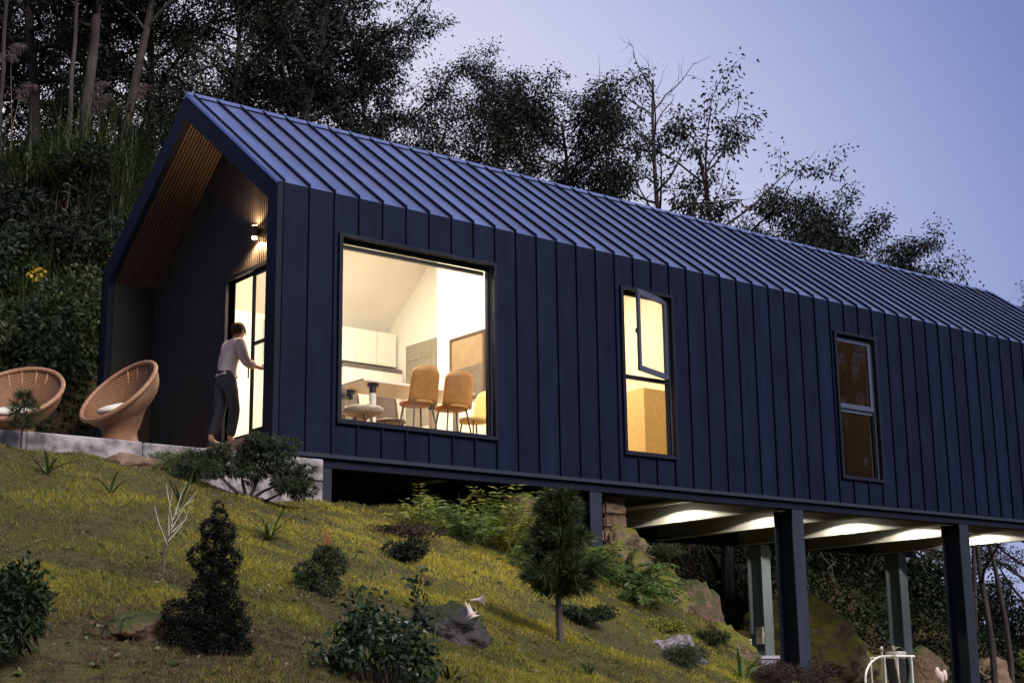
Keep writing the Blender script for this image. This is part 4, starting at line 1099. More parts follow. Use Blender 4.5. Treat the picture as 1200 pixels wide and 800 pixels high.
# rock bank behind the rear columns
bank = 'boulders of the rock bank under the house'
rock('bank_boulder', 'broad mossy yellow-green boulder between the rear columns', (18.1, 7.7, -2.7), (2.9, 1.5, 1.75), 'rock_mossy', 61, sub=5, rz=.1, group=bank)
rock('bank_boulder', 'brown bare boulder left of the rear column, above the shovel', (15.2, 7.6, -2.5), (1.7, 1.2, 1.35), 'rock_brown', 67, sub=5, rz=.5, group=bank)
rock('bank_boulder', 'big dim rounded boulder high in the dark behind the floor beams', (14.6, 9.6, -1.3), (1.9, 1.3, 1.6), 'rock_brown', 71, sub=5, rz=.2, group=bank)
rock('bank_boulder', 'mossy boulder low behind the wire stand', (20.9, 8.3, -3.1), (1.5, 1.2, 1.15), 'rock_mossy', 73, sub=5, rz=1.2, group=bank)
rock('bank_boulder', 'brown square boulder left of the front right column', (24.2, 8.6, -3.1), (1.3, 1.0, 1.0), 'rock_brown', 79, rz=.1, group=bank)
rock('bank_boulder', 'small brown boulder right of the front right column', (26.9, 8.3, -3.1), (1.2, .9, .8), 'stone_brown', 83, rz=.6, group=bank)
rock('bank_boulder', 'brown boulder at the right edge under the floor', (29.0, 8.6, -3.2), (1.2, .9, .75), 'rock_brown', 89, rz=.9, group=bank)
rock('bank_boulder', 'mossy foot of the bank beside the shovel', (13.2, 5.9, -3.3), (1.3, 1.0, .95), 'rock_mossy', 97, rz=.3, group=bank)

# ------------------------------------------------------------------ lawn
def lawn():
    r = np.random.default_rng(9)
    N = 780000
    x = r.uniform(-8.6, 10.5, N); y = r.uniform(-11.5, .9, N)
    x = np.r_[x, r.uniform(-8, 1, 170000)]; y = np.r_[y, r.uniform(-10, -5, 170000)]; N = len(x)
    d = np.hypot(x - CAM[0], y - CAM[1])
    az = np.arctan2(x - CAM[0], y - CAM[1])
    keep = (az > R(10)) & (az < R(72)) & (d > 7.0) & (y < .35 + .06 * np.maximum(x - 1, 0))
    keep &= ~((y > -.14) & (x < .8)) & ~((x > 7.3) & (y > -1.0)) & ~((x > 8.4))
    keep &= r.uniform(size=N) < np.clip((11.5 / d) ** 1.15, .25, 1)
    x, y, d = x[keep], y[keep], d[keep]
    z = gza(x, y)
    n1 = np.array([noise.fractal(Vector((a * .55, b * .55, 3.1)), 1, 2, 3) for a, b in zip(x[::1], y[::1])])
    n2 = np.array([noise.noise(Vector((a * 2.6, b * 2.6, 9.7))) for a, b in zip(x, y)])
    n3 = np.array([noise.noise(Vector((a * 8, b * 8, 5.2))) for a, b in zip(x, y)])
    bare = (n1 + .6 * n2 + .5 * n3 < -.45) & (r.uniform(size=len(x)) < .45)
    k = ~bare; x, y, z, d, n1, n2, n3 = x[k], y[k], z[k], d[k], n1[k], n2[k], n3[k]
    n = len(x)
    L = r.uniform(.022, .055, n) * (1 + .9 * np.clip(n1 + .7 * n2 + 1.3 * n3, -.6, 1.3)) * np.where(r.uniform(size=n) < .02, 1.6, 1)
    wdt = np.clip(d * .00034, .0032, .0085) * r.uniform(.7, 1.3, n)
    D = np.stack([r.normal(size=n) * .55 - .1, r.normal(size=n) * .55 - .15, np.ones(n)], 1)
    D /= np.linalg.norm(D, axis=1, keepdims=True)
    S = np.cross(D, rvec(r, n)); S /= np.linalg.norm(S, axis=1, keepdims=True)
    P = np.stack([x, y, z - .005], 1)
    bend = np.stack([r.normal(size=n) * .4, r.normal(size=n) * .4, -.3 - r.uniform(size=n) * .4], 1)
    a = P - S * wdt[:, None] * .5; b = P + S * wdt[:, None] * .5
    m = P + D * L[:, None] * .55; c1 = m - S * wdt[:, None] * .42; c2 = m + S * wdt[:, None] * .42
    t = m + (D + bend * .7) * L[:, None] * .5
    V = np.stack([a, b, c2, c1, t], 1).reshape(-1, 3)
    o = np.arange(n) * 5
    F = [tuple(q) for q in np.stack([o, o + 1, o + 2, o + 3], 1).tolist()] + [tuple(q) for q in np.stack([o + 3, o + 2, o + 4], 1).tolist()]
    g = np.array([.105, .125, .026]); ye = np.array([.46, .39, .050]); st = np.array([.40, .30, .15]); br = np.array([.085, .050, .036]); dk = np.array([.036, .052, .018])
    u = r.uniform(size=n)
    mid = np.exp(-((x - .8) ** 2 / 15 + (y + 3) ** 2 / 13))  # window-light pool on the middle lawn, painted into the blade colours
    s = np.clip(.14 + .85 * mid + .38 * n1 + .30 * n2 + .22 * n3 + r.normal(size=n) * .10, 0, 1)[:, None]      # yellow share: dry patches plus the painted light pool
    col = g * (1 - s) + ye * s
    deep = np.clip(.30 - .9 * n1 - .5 * n2 - .3 * mid + r.normal(size=n) * .15, 0, .85)[:, None]                 # mossy, deeper green, thinned in the painted light pool
    col = col * (1 - deep) + dk * deep
    col = np.where((u > .95 - .05 * (n1 < -.1))[:, None], st * .8, col)
    patch = np.clip((-.10 - n1 - .35 * n2) * 2.5, 0, .7) * (1 - .5 * mid)
    col = np.where((r.uniform(size=n) < patch * .6)[:, None], br * 1.1, col)
    brown = np.exp(-((x + 5.2) ** 2 / 2.2 + (y + 8.2) ** 2 / 2.0))  # dry brown grass, also painting in the darker lower-left corner
    col = np.where((r.uniform(size=n) < brown * .75)[:, None], br * r.uniform(.8, 1.9, (n, 1)), col)
    col = col * r.uniform(.8, 1.2, (n, 1))
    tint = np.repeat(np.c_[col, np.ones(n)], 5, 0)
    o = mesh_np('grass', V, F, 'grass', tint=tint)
    o['kind'] = 'stuff'; o['label'] = 'short yellow-green lawn grass on the slope'; o['category'] = 'grass'
    # fallen leaves and dead stalks lying in the grass
    m = 5200; i = r.integers(0, n, m); P2 = P[i] + np.array([0, 0, .03]) + r.normal(size=(m, 3)) * .012
    A2 = rvec(r, m) * np.array([1, 1, .35])
    stalk = r.uniform(size=m) < .35
    V2, F2 = cards(P2, A2, np.where(stalk, .11, .035), np.where(stalk, .006, .024), r, .1)
    lit = mesh_np('leaf_litter', V2, F2, 'blade_dry'); lit['kind'] = 'stuff'; lit['label'] = 'dead leaves and dry stalks scattered over the lawn'; lit['category'] = 'leaf litter'
    # low rosettes of broad-leaved weeds between the blades
    k = 420; c = P[r.integers(0, n, k)]; c = np.repeat(c, 7, 0); m = len(c)
    A3 = rvec(r, m) * np.array([1, 1, .3]) + np.array([0, 0, .45])
    V3, F3 = cards(c + r.normal(size=(m, 3)) * .008, A3, .065, .026, r, .25)
    wd = mesh_np('lawn_weeds', V3, F3, 'blade_green'); wd['kind'] = 'stuff'; wd['label'] = 'small broad-leaved weeds growing through the lawn'; wd['category'] = 'weeds'
lawn()

# ------------------------------------------------------------------ planting
def leafy(t, name, blobs, n, leaf, asp, m, seed, out=.8, droop=.15, shell=.55, parent=None):
    """leaves through a set of ellipsoid clumps, denser towards their surface"""
    r = np.random.default_rng(seed); vol = np.array([b[1][0] * b[1][1] * b[1][2] for b in blobs]) ** .67; vol /= vol.sum()
    PP = []; AA = []
    for (c, rad), w in zip(blobs, vol):
        k = max(6, int(n * w)); d = rvec(r, k); s = shell + (1 - shell) * r.uniform(size=(k, 1)) ** .5
        s *= r.uniform(.82, 1.12, (k, 1))
        PP.append(np.array(c) + d * np.array(rad) * s); AA.append(d * out + rvec(r, k) * .6)
    P = np.concatenate(PP); A = np.concatenate(AA)
    V, Fc = cards(P, A, leaf, leaf * asp, r, droop)
    return mesh_np(name, V, Fc, m, parent or t)
def stems(t, base, tips, rad, m='bark', wob=.06, seed=0, name='stem'):
    r = np.random.default_rng(seed); out = []
    for tip in tips:
        b = np.array(base); e = np.array(tip); mid = (b + e) / 2 + r.normal(size=3) * wob * np.linalg.norm(e - b)
        out.append(MB().tube([b, (b + mid) / 2 + r.normal(size=3) * .01, mid, e], [rad, rad * .8, rad * .6, rad * .25], 6, False).build(name, m, t))
    return out
def at3(b, dx, dy, dz): return (b[0] + dx, b[1] + dy, b[2] + dz)
def side(b, u, v, w=0):      # u metres along the picture's right, v up, w towards the viewer (for describing a plant's silhouette)
    return (b[0] + .79 * u - .62 * w, b[1] - .62 * u - .78 * w, b[2] + v)

# dark yew, leaning and clumpy
B = on(-5.11, -8.41, -.05); t = thing('yew', 'near-black upright yew shrub in the left foreground', 'shrub', B)
bl = [(side(B, u, v, w), (s, s, s * .85)) for u, v, w, s in ((-.10, .14, 0, .17), (.10, .12, .05, .17), (.02, .26, 0, .17), (-.16, .27, .03, .12), (.13, .30, 0, .13), (.0, .40, 0, .13), (.10, .45, .02, .12),
      (.04, .55, 0, .12), (.12, .60, 0, .11), (-.04, .62, .02, .10), (.05, .70, 0, .11), (.10, .77, 0, .09), (.02, .80, 0, .08), (.07, .87, 0, .06), (.06, .94, 0, .035), (.19, .20, 0, .11), (-.02, .05, .08, .15), (.2, .05, 0, .12))]
leafy(t, 'crown', [(c_, tuple(q * .86 for q in s_)) for c_, s_ in bl], 26000, .024, .34, 'leaf_yew', 1, shell=.45)
stems(t, B, [side(B, .05, .8), side(B, -.1, .3), side(B, .12, .4)], .022, seed=1, name='trunk')
# bare white sapling
B = on(-3.98, -5.39, -.02); t = thing('bare_sapling', 'leafless white-twigged sapling behind the yew', 'sapling', B)
tip = side(B, .05, .38); MB().tube([B, side(B, -.01, .2), tip], [.011, .009, .007], 6).build('trunk', 'bark_pale', t)
r_ = np.random.default_rng(3)
for i in range(9):
    s0 = side(B, .02 + .02 * i * .3,  .26 + .03 * i); e = side(B, r_.uniform(-.12, .30), r_.uniform(.5, .85), r_.uniform(-.12, .12))
    MB().tube([s0, (np.array(s0) * .45 + np.array(e) * .55) + r_.normal(size=3) * .03, e], [.0042, .003, .0014], 5, False).build('twig', 'twig_white', t)
# spreading juniper over the wall
B = on(-.95, -1.15, -.05); t = thing('juniper', 'spreading layered juniper in front of the retaining wall', 'shrub', B)
bl = [(side(B, u, v, w), (sx, sx, sz)) for u, v, w, sx, sz in ((-.50, .52, 0, .20, .09), (-.28, .56, .05, .18, .09), (-.66, .50, 0, .12, .06), (-.05, .50, 0, .18, .10), (.12, .60, 0, .17, .10), (.30, .56, .03, .17, .10), (.22, .70, 0, .13, .08),
      (.38, .38, 0, .20, .09), (.55, .30, .04, .17, .07), (.46, .16, 0, .20, .08), (.62, .12, 0, .14, .06), (.12, .32, .05, .17, .08), (-.15, .36, 0, .16, .07), (-.42, .40, .05, .15, .06), (.40, .68, 0, .10, .06), (.0, .66, 0, .10, .06))]
rj = random.Random(55); bl = [(c_, (s_[0] * .62, s_[1] * .62, s_[2] * .8)) for c_, s_ in bl] + [((c_[0] + rj.uniform(-.2, .2), c_[1] + rj.uniform(-.2, .2), c_[2] + rj.uniform(-.07, .10)), (rj.uniform(.06, .11),) * 2 + (rj.uniform(.035, .06),)) for c_, s_ in bl for _ in range(4)]
leafy(t, 'foliage', bl, 17000, .055, .24, 'leaf_juniper', 5, out=1.2, shell=.25)
stems(t, B, [side(B, -.5, .48), side(B, .25, .55), side(B, .5, .25), side(B, -.1, .5), side(B, .45, .12)], .028, seed=5, name='trunk')
# second dark juniper tuft at the wall
B = on(-1.75, -1.35, -.05); t = thing('juniper', 'small dark juniper tuft left of the spreading one', 'shrub', B)
leafy(t, 'foliage', [(side(B, 0, .30), (.16, .16, .14)), (side(B, .16, .22), (.15, .15, .1)), (side(B, -.12, .2), (.13, .13, .1))], 3000, .05, .22, 'leaf_juniper', 6, out=1.2, shell=.25)
stems(t, B, [side(B, 0, .3)], .015, seed=6)
# clipped dwarf bush
B = on(-2.82, -5.98, -.05); t = thing('dwarf_pine', 'small cloud-shaped dark bush on the lawn below the steel plinth', 'shrub', B)
leafy(t, 'foliage', [(side(B, u, v), (s, s, s * .8)) for u, v, s in ((-.10, .16, .12), (.05, .14, .12), (-.14, .26, .09), (-.02, .28, .11), (.08, .38, .10), (.14, .30, .09), (.02, .40, .08))], 5000, .035, .3, 'leaf_juniper', 7, shell=.4)
stems(t, B, [side(B, 0, .3), side(B, .08, .35)], .014, seed=7)

def pine(B, h, label, whorls, seed, nl=.10, dens=70):
    t = thing('pine_sapling', label, 'sapling', B)
    r = np.random.default_rng(seed)
    MB().tube([B, side(B, -.01 * h, .3 * h), side(B, .01 * h, .7 * h), side(B, 0, .97 * h)], [.024 * h, .020 * h, .014 * h, .007 * h], 8).build('trunk', 'bark_pale', t)
    PP = []; AA = []
    for v, rad, nb in whorls:
        for j in range(nb):
            az = 2 * math.pi * (j + r.uniform(-.3, .3)) / nb; ln = rad * r.uniform(.65, 1.0)
            s0 = np.array(side(B, 0, v * h)); e = s0 + np.array([math.cos(az) * ln, math.sin(az) * ln, ln * r.uniform(.15, .55)])
            MB().tube([s0, (s0 + e) / 2 + np.array([0, 0, -.03 * ln]), e], [.008 * h, .006 * h, .004 * h], 4, False).build('branch', 'bark', t)
            for q in np.linspace(.25, 1, 6):
                c = s0 + (e - s0) * q; k = int(dens / 6 * (.6 + q)); d = rvec(r, k) + (e - s0) / np.linalg.norm(e - s0) * .9
                PP.append(np.repeat(c[None], k, 0)); AA.append(d)
    V, Fc = cards(np.concatenate(PP), np.concatenate(AA), nl, nl * .05 + .0022, r, .05)
    mesh_np('needles', V, Fc, 'leaf_pine', t); return t
B = on(.05, -5.71, -.05)
pine(B, 1.5, 'young pine with bare lower trunk standing before the steel post', [(.34, .34, 7), (.41, .40, 10), (.47, .32, 8), (.55, .20, 5), (.62, .30, 8), (.69, .25, 7), (.77, .15, 5), (.86, .19, 7), (.94, .13, 6)], 12, .13, 200)
pine(on(-3.45, -.45, -.03), .66, 'tiny pine in front of the left wicker chair', [(.45, .16, 5), (.62, .17, 6), (.8, .14, 6), (.97, .07, 5)], 13, .10, 60)

# glossy camellia
B = on(-4.15, -8.9, -.35); t = thing('camellia', 'glossy broad-leaved shrub in the centre foreground', 'shrub', B)
r_ = np.random.default_rng(21); tips = []
for i in range(85):
    u = r_.uniform(-.42, .34); hh = .34 + .36 * (1 - abs(u + .02) / .5) + r_.uniform(-.12, .14)
    tips.append(side(B, u, hh, r_.uniform(-.25, .25)))
tips += [side(B, .27, .98, 0), side(B, .25, .86, .03), side(B, .30, .80, -.03), side(B, -.18, .86, .02), side(B, -.10, .90, -.02), side(B, -.36, .52, 0), side(B, .22, .66, 0)]
stems(t, side(B, 0, 0), tips[::2], .009, seed=21)
stems(t, side(B, .1, .3), tips[-7:-4], .007, seed=22)
PP = np.concatenate([np.array(p)[None] + r_.normal(size=(20, 3)) * np.array([.04, .04, .05]) for p in tips]); AA = rvec(r_, len(PP)) + np.array([0, 0, .15])
V, Fc = cards(PP, AA, .055, .032, r_, .12); mesh_np('leaves', V, Fc, 'leaf_glossy', t)

# strap-leaved lilies
def straps(B, label, n, ln, w, seed, m='blade_green', up=.9, droop=1.3, name='lily_plant', cat='plant', group='strap-leaved plants on the lawn'):
    r = np.random.default_rng(seed); t = thing(name, label, cat, B, group)
    for i in range(n):
        az = 2 * math.pi * (i + r.uniform(-.4, .4)) / n
        D = np.array([[math.cos(az), math.sin(az), up * r.uniform(.6, 1.5)]])
        V, Fc = strips(np.array([B]) + r.normal(size=(1, 3)) * .02 * ln, D, ln * r.uniform(.65, 1.1), w, r, droop * r.uniform(.7, 1.3), 6)
        mesh_np('leaf', V, Fc, m, t)
    return t
straps(on(-1.92, -3.44), 'large strap-leaved clump right of the yew top', 26, .80, .030, 31)
straps(on(-3.69, -1.91), 'strap-leaved plant below the left wicker chair', 9, .58, .042, 32)
straps(on(-3.17, -2.34), 'small strap-leaved plant below the tilted chair', 7, .42, .036, 33, up=1.5)
straps(on(-2.5, -2.6), 'strap-leaved plant behind the white sapling', 11, .56, .036, 34, up=1.8, droop=.9)
straps(on(4.06, -4.3, .0), 'broad arching leaves at the bottom right of the lawn, before the shovel', 11, .75, .06, 35, up=1.1, m='leaf_fern')
straps(on(-.61, -6.87), 'spiky dark tuft at the bottom edge below the pine', 16, .26, .035, 36, up=2, m='leaf_fern')
straps(on(-3.3, -8.5, -.1), 'dark fern tuft at the bottom edge right of the glossy shrub', 20, .32, .03, 37, up=1.6, m='leaf_dark')
straps(on(-1.2, -3.4), 'reddish grass plume on the lawn below the plinth', 22, .30, .008, 38, m='red_grass', up=4, droop=.4, name='red_grass', cat='grass tuft')
# lily with three hanging trumpets
B = on(-2.45, -7.1, 0); t = thing('trumpet_lily', 'pale pink trumpet lily nodding over the lawn in the centre', 'flower', B)
st = [B, side(B, .03, .22), side(B, .14, .40), side(B, .26, .385)]
MB().tube(st, [.008, .007, .006, .004], 6).build('stem', 'blade_green', t)
for (u, v, dx, dz) in ((.26, .385, .3, -.6), (.30, .40, .9, .05), (.29, .37, .35, -1)):
    p0 = Vector(side(B, u, v)); ax = Vector((.79 * dx, -.62 * dx, dz)).normalized()
    fl = MB(); prof = [(.006, 0), (.009, .035), (.014, .07), (.032, .105), (.050, .115)]
    N = 12; V = []; Fc = []
    for i, (rr, zz_) in enumerate(prof):
        for k in range(N):
            w = 2 * math.pi * k / N; q = rr * (1 + (.35 * math.cos(w * 6) if i > 3 else 0)); V.append((q * math.cos(w), q * math.sin(w), zz_))
    for i in range(len(prof) - 1):
        for k in range(N): Fc.append((i * N + k, i * N + (k + 1) % N, (i + 1) * N + (k + 1) % N, (i + 1) * N + k))
    fl.add(xform(V, Matrix.Translation(p0) @ ax.to_track_quat('Z', 'Y').to_matrix().to_4x4()), Fc).build('blossom', 'petal', t, smooth=True)

# feathery shrubs and ferns: fronds of paired leaflets
def fronds(t, B, n, ln, leaflet, m, seed, up=1.0, droop=1.0, spread=.1, name='frond', pairs=14, asp=.3, one=True):
    r = np.random.default_rng(seed); PP = []; AA = []
    for i in range(n):
        az = 2 * math.pi * i / n + r.uniform(-.4, .4); d = np.array([math.cos(az), math.sin(az), up * r.uniform(.5, 1.6)]); d /= np.linalg.norm(d)
        p = np.array(B) + np.array([r.normal() * spread, r.normal() * spread, 0]); l_ = ln * r.uniform(.6, 1.1); path = [p.copy()]
        for j in range(pairs):
            p = p + d * l_ / pairs; d = d + np.array([0, 0, -droop / pairs]); d /= np.linalg.norm(d); path.append(p.copy())
            if j < 2: continue
            s = np.cross(d, [0, 0, 1.0]); s /= np.linalg.norm(s) + 1e-6
            for sg in (-1, 1):
                PP.append(p.copy()); AA.append(s * sg + d * .6 + np.array([0, 0, -.12]) + r.normal(size=3) * .1)
        MB().tube(path[::3], .004, 3, False).build('rib', m, t)
    r2 = np.random.default_rng(seed + 1); sz = leaflet
    V, Fc = cards(np.array(PP), np.array(AA), sz, sz * asp, r2, .1)
    return mesh_np('leaflets', V, Fc, m, t)
for i, (x, y, n, ln, lf, m, up, lab) in enumerate((
    (2.05, -1.45, 36, .84, .13, 'leaf_fern', 1.6, 'feathery green shrub below the big window sill, left of the group'),
    (2.75, -1.50, 42, 1.02, .14, 'leaf_fresh', 2.0, 'tall yellow-green feathery shrub in the middle under the cladding'),
    (3.45, -1.65, 36, .86, .13, 'leaf_fern', 1.2, 'drooping green feathery shrub right of the yellow-green one'),
    (2.75, -2.25, 34, .72, .12, 'leaf_fern', 1.0, 'low feathery shrub spilling onto the lawn at the front of the group'),
    (1.75, -1.0, 16, .62, .11, 'leaf_fresh', 2.4, 'slim upright shrub tip at the left end of the group'))):
    B = on(x, y, -.02); t = thing('feathery_shrub', lab, 'shrub', B, 'feathery shrubs under the cladding')
    fronds(t, B, n, ln, lf, m, 60 + i, up, 1.1, .12, asp=.2)
    stems(t, B, [at3(B, .1, .05, ln * .7), at3(B, -.1, .0, ln * .8)], .012, seed=60 + i)
for i, (x, y, n, ln, lab) in enumerate((
    (4.35, -1.25, 44, .82, 'bushy fern behind the young pine, at the foot of the steel post'),
    (5.05, -1.35, 44, .86, 'bright fern spilling over the mossy boulder'),
    (4.6, -1.9, 34, .68, 'low fern right of the young pine'),
    (5.6, -.8, 30, .66, 'small fern tucked against the stone pillar'))):
    B = on(x, y, 0); t = thing('fern', lab, 'fern', B, 'ferns on the boulder edge')
    fronds(t, B, n, ln, .10, 'leaf_fern', 80 + i, 1.0, 1.5, .08, asp=.26, pairs=18)
# low dark ground plants on the lawn
def lowbush(x, y, label, rad, hgt, n, leaf, m, seed, name='low_shrub', asp=.45, dz=0):
    B = on(x, y, dz); t = thing(name, label, 'shrub', B); rr = random.Random(seed)
    bl = [((B[0] + rr.uniform(-.6, .6) * rad, B[1] + rr.uniform(-.6, .6) * rad, B[2] + hgt * rr.uniform(.25, .75)), (rad * rr.uniform(.3, .55), rad * rr.uniform(.3, .55), hgt * rr.uniform(.25, .45))) for _ in range(9)]
    leafy(t, 'foliage', bl, n, leaf, asp, m, seed, shell=.2)
    stems(t, B, [b[0] for b in bl[:5]], .012, seed=seed)
    return t
lowbush(-.03, -3.2, 'low dark shrub with pale tips in the middle of the lawn', .30, .22, 2200, .04, 'leaf_dark', 101)
lowbush(.75, -1.9, 'dark creeping mound at the foot of the feathery shrubs', .55, .16, 3600, .035, 'leaf_purple', 102)
lowbush(1.55, -4.3, 'dark low shrub at the foot of the young pine', .36, .20, 2600, .045, 'leaf_bush', 103)
lowbush(5.0, -4.05, 'purple-leaved shrub at the bottom of the front column', .62, .34, 6500, .035, 'leaf_purple', 104, asp=.35)
lowbush(-6.62, -8.75, 'dark leafy bush cut by the lower left corner', .34, .55, 5200, .05, 'leaf_bush', 105)
lowbush(2.55, -4.85, 'grassy dark tuft hugging the lichened rock', .40, .20, 3000, .07, 'blade_dark', 106, asp=.12)
lowbush(3.9, -3.2, 'yellow-green cushion plant on the lawn beside the lichened rock', .30, .16, 2600, .035, 'leaf_fresh', 107)
lowbush(-1.62, -.75, 'rounded grassy hummock under the juniper', .38, .28, 4200, .08, 'blade_green', 108, asp=.1)
lowbush(5.7, -2.2, 'small green plant on the lawn under the mossy boulder', .25, .2, 1500, .05, 'leaf_bush_pale', 109)
lowbush(6.3, -.55, 'bright green tuft growing on top of the mossy boulder', .35, .16, 2600, .07, 'leaf_bush_pale', 110, asp=.15, dz=.45)

# ------------------------------------------------------------------ wild bank at the left
def undergrowth():
    r = np.random.default_rng(77); PP = []; AA = []
    N = 130000
    x = r.uniform(-12, 34, N); y = r.uniform(7.45, 19, N)
    keep = (np.arctan2(x - CAM[0], y - CAM[1]) < R(62)) & (np.arctan2(x - CAM[0], y - CAM[1]) > R(6)) & ~((x < 5.5) & (y < 7.5)) & ~((x > 9) & (y < 9.2))
    x, y = x[keep], y[keep]
    nb = np.array([noise.fractal(Vector((a * .8, b * .8, 1)), 1, 2, 3) for a, b in zip(x, y)])
    z = gza(x, y) + np.clip(.25 + .5 * nb, .02, 1.0) * r.uniform(.1, 1, len(x)) ** .6
    A = rvec(r, len(x)) + np.array([-.3, -.7, .3])
    V, Fc = cards(np.stack([x, y, z], 1), A, .15, .085, r, .2)
    o = mesh_np('undergrowth', V, Fc, 'leaf_bush'); o['kind'] = 'stuff'; o['label'] = 'tangled dark leaves covering the wild bank'; o['category'] = 'undergrowth'
undergrowth()
def bank_scrub():
    r = np.random.default_rng(78); N = 60000
    x = r.uniform(9, 36, N); y = r.uniform(7.6, 14, N); k = np.arctan2(x - CAM[0], y - CAM[1]) < R(64); x, y = x[k], y[k]
    nb = np.array([noise.fractal(Vector((a * .9, b * .9, 4)), 1, 2, 3) for a, b in zip(x, y)])
    z = gza(x, y) + np.clip(.15 + .5 * nb, .01, .9) * r.uniform(.05, 1, len(x)) ** .6
    V, Fc = cards(np.stack([x, y, z], 1), rvec(r, len(x)) + np.array([-.4, -.6, .3]), .13, .07, r, .2)
    o = mesh_np('bank_scrub', V, Fc, 'leaf_dark'); o['kind'] = 'stuff'; o['label'] = 'dark creepers covering the bank behind the columns'; o['category'] = 'undergrowth'
bank_scrub()
def bush(x, y, rad, hgt, m, seed, label, n=2600, leaf=.13, zoff=0, group='bushes on the wild bank'):
    B = on(x, y, -.1 + zoff); t = thing('bush', label, 'bush', B, group); rr = random.Random(seed)
    bl = [((B[0] + rr.uniform(-.55, .55) * rad, B[1] + rr.uniform(-.55, .55) * rad, B[2] + hgt * rr.uniform(.2, .8)), (rad * rr.uniform(.25, .5), rad * rr.uniform(.25, .5), hgt * rr.uniform(.18, .32))) for _ in range(11)]
    leafy(t, 'foliage', bl, n, leaf, .5, m, seed, shell=.2)
    stems(t, B, [b[0] for b in bl[:6]], .03, seed=seed)
for i, a in enumerate((
    (-2.6, 8.2, 1.3, 1.8, 'leaf_bush', 'leafy bush behind the left wicker chair'),
    (-1.4, 8.3, 1.2, 1.9, 'leaf_bush_pale', 'paler leafy bush between the two wicker chairs'),
    (-.1, 8.2, 1.1, 2.0, 'leaf_bush', 'dark bush left of the gable frame'),
    (.8, 8.4, 1.1, 2.3, 'leaf_bush_pale', 'pale-leaved bush hugging the gable frame'),
    (-3.4, 9.4, 1.4, 2.0, 'leaf_dark', 'dark bush at the left edge above the chair'),
    (-1.0, 9.6, 1.4, 1.9, 'leaf_bush', 'rounded bush above the gap between the chairs'),
    (.9, 9.8, 1.2, 1.9, 'leaf_dark', 'dark bush halfway up the bank beside the gable'),
    (2.3, 9.7, 1.2, 1.8, 'leaf_bush', 'bush just behind the gable frame halfway up'),
    (-.2, 11.0, 1.3, 1.7, 'leaf_dark', 'dark bush in the upper part of the bank at left'),
    (1.6, 11.4, 1.2, 1.5, 'leaf_dark', 'dark bush among the tall grass at mid bank'))):
    x, y, rad, hg, m, lab = a; bush(x, y, rad, hg, m, 200 + i, lab)
def tall_grass(x, y, n, ln, seed, label, m='blade_dark', w=.03):
    B = on(x, y, 0); r = np.random.default_rng(seed); t = thing('tall_grass', label, 'grass clump', B, 'tall grass clumps on the bank')
    D = np.stack([r.normal(size=n) * .38 - .05, r.normal(size=n) * .38 - .15, np.ones(n)], 1)
    V, Fc = strips(np.array(B) + r.normal(size=(n, 3)) * np.array([.25, .25, .02]), D, ln * r.uniform(.6, 1.15, n), w, r, 1.5, 6)
    mesh_np('blades', V, Fc, m, t)
for i, (x, y, n, ln, m, lab) in enumerate((
    (2.4, 10.9, 150, 2.1, 'blade_dark', 'tall arching grass clump beside the upper gable edge'), (1.9, 11.6, 150, 2.2, 'blade_green', 'bright tall grass clump above the yellow leaves'),
    (2.9, 11.7, 150, 2.0, 'blade_dark', 'tall grass clump behind the gable slope'), (1.0, 11.9, 140, 2.0, 'blade_dark', 'tall grass clump in the middle of the bank top'),
    (.3, 12.2, 140, 1.9, 'blade_dark', 'dark grass clump under the leftmost trunk'), (-.4, 12.6, 130, 1.9, 'blade_dark', 'dark grass clump at the far left of the bank top'),
    (.35, 9.5, 110, 1.7, 'blade_green', 'drooping grass clump above the left bushes'), (1.75, 9.9, 110, 1.6, 'blade_dark', 'drooping grass clump beside the yellow leaves'),
    (2.2, 12.6, 140, 2.0, 'blade_green', 'tall grass clump at the foot of the thick trunk'), (3.4, 12.6, 140, 2.0, 'blade_dark', 'tall grass clump between trunk and gable peak'),
    (1.2, 10.6, 90, 1.5, 'blade_dry', 'dry hanging grass clump on the mid bank'))):
    tall_grass(x, y, n, ln, 300 + i, lab, m)
def plume(x, y, h, seed, label):
    B = on(x, y, 0); r = np.random.default_rng(seed); t = thing('plume_grass', label, 'plume grass', B, 'plumed grasses at the bank top')
    for k in range(3):
        tip = np.array(B) + np.array([r.normal() * .35, r.normal() * .2, h * r.uniform(.8, 1.05)])
        MB().tube([B, (np.array(B) + tip) / 2 + r.normal(size=3) * .05, tip], [.012, .010, .006], 4, False).build('stalk', 'blade_dry', t)
        n = 220; q = r.uniform(0, 1, n)
        P = tip + np.stack([r.normal(size=n) * .05 + .22 * q * q, r.normal(size=n) * .05, -.05 + .7 * q - .3 * q * q], 1) - np.array([0, 0, .12])
        V, Fc = cards(P, rvec(r, n) * .7 + np.array([.5, -.2, .3]), .12, .018, r, .6); mesh_np('plume', V, Fc, 'plume', t)
for i, (x, y, h, lab) in enumerate(((.75, 12.7, 2.5, 'feathery grass plumes at the far left of the bank top'), 
                                   (2.55, 11.9, 2.3, 'grass plumes hanging near the gable slope'), )):
    plume(x, y, h, 400 + i, lab)
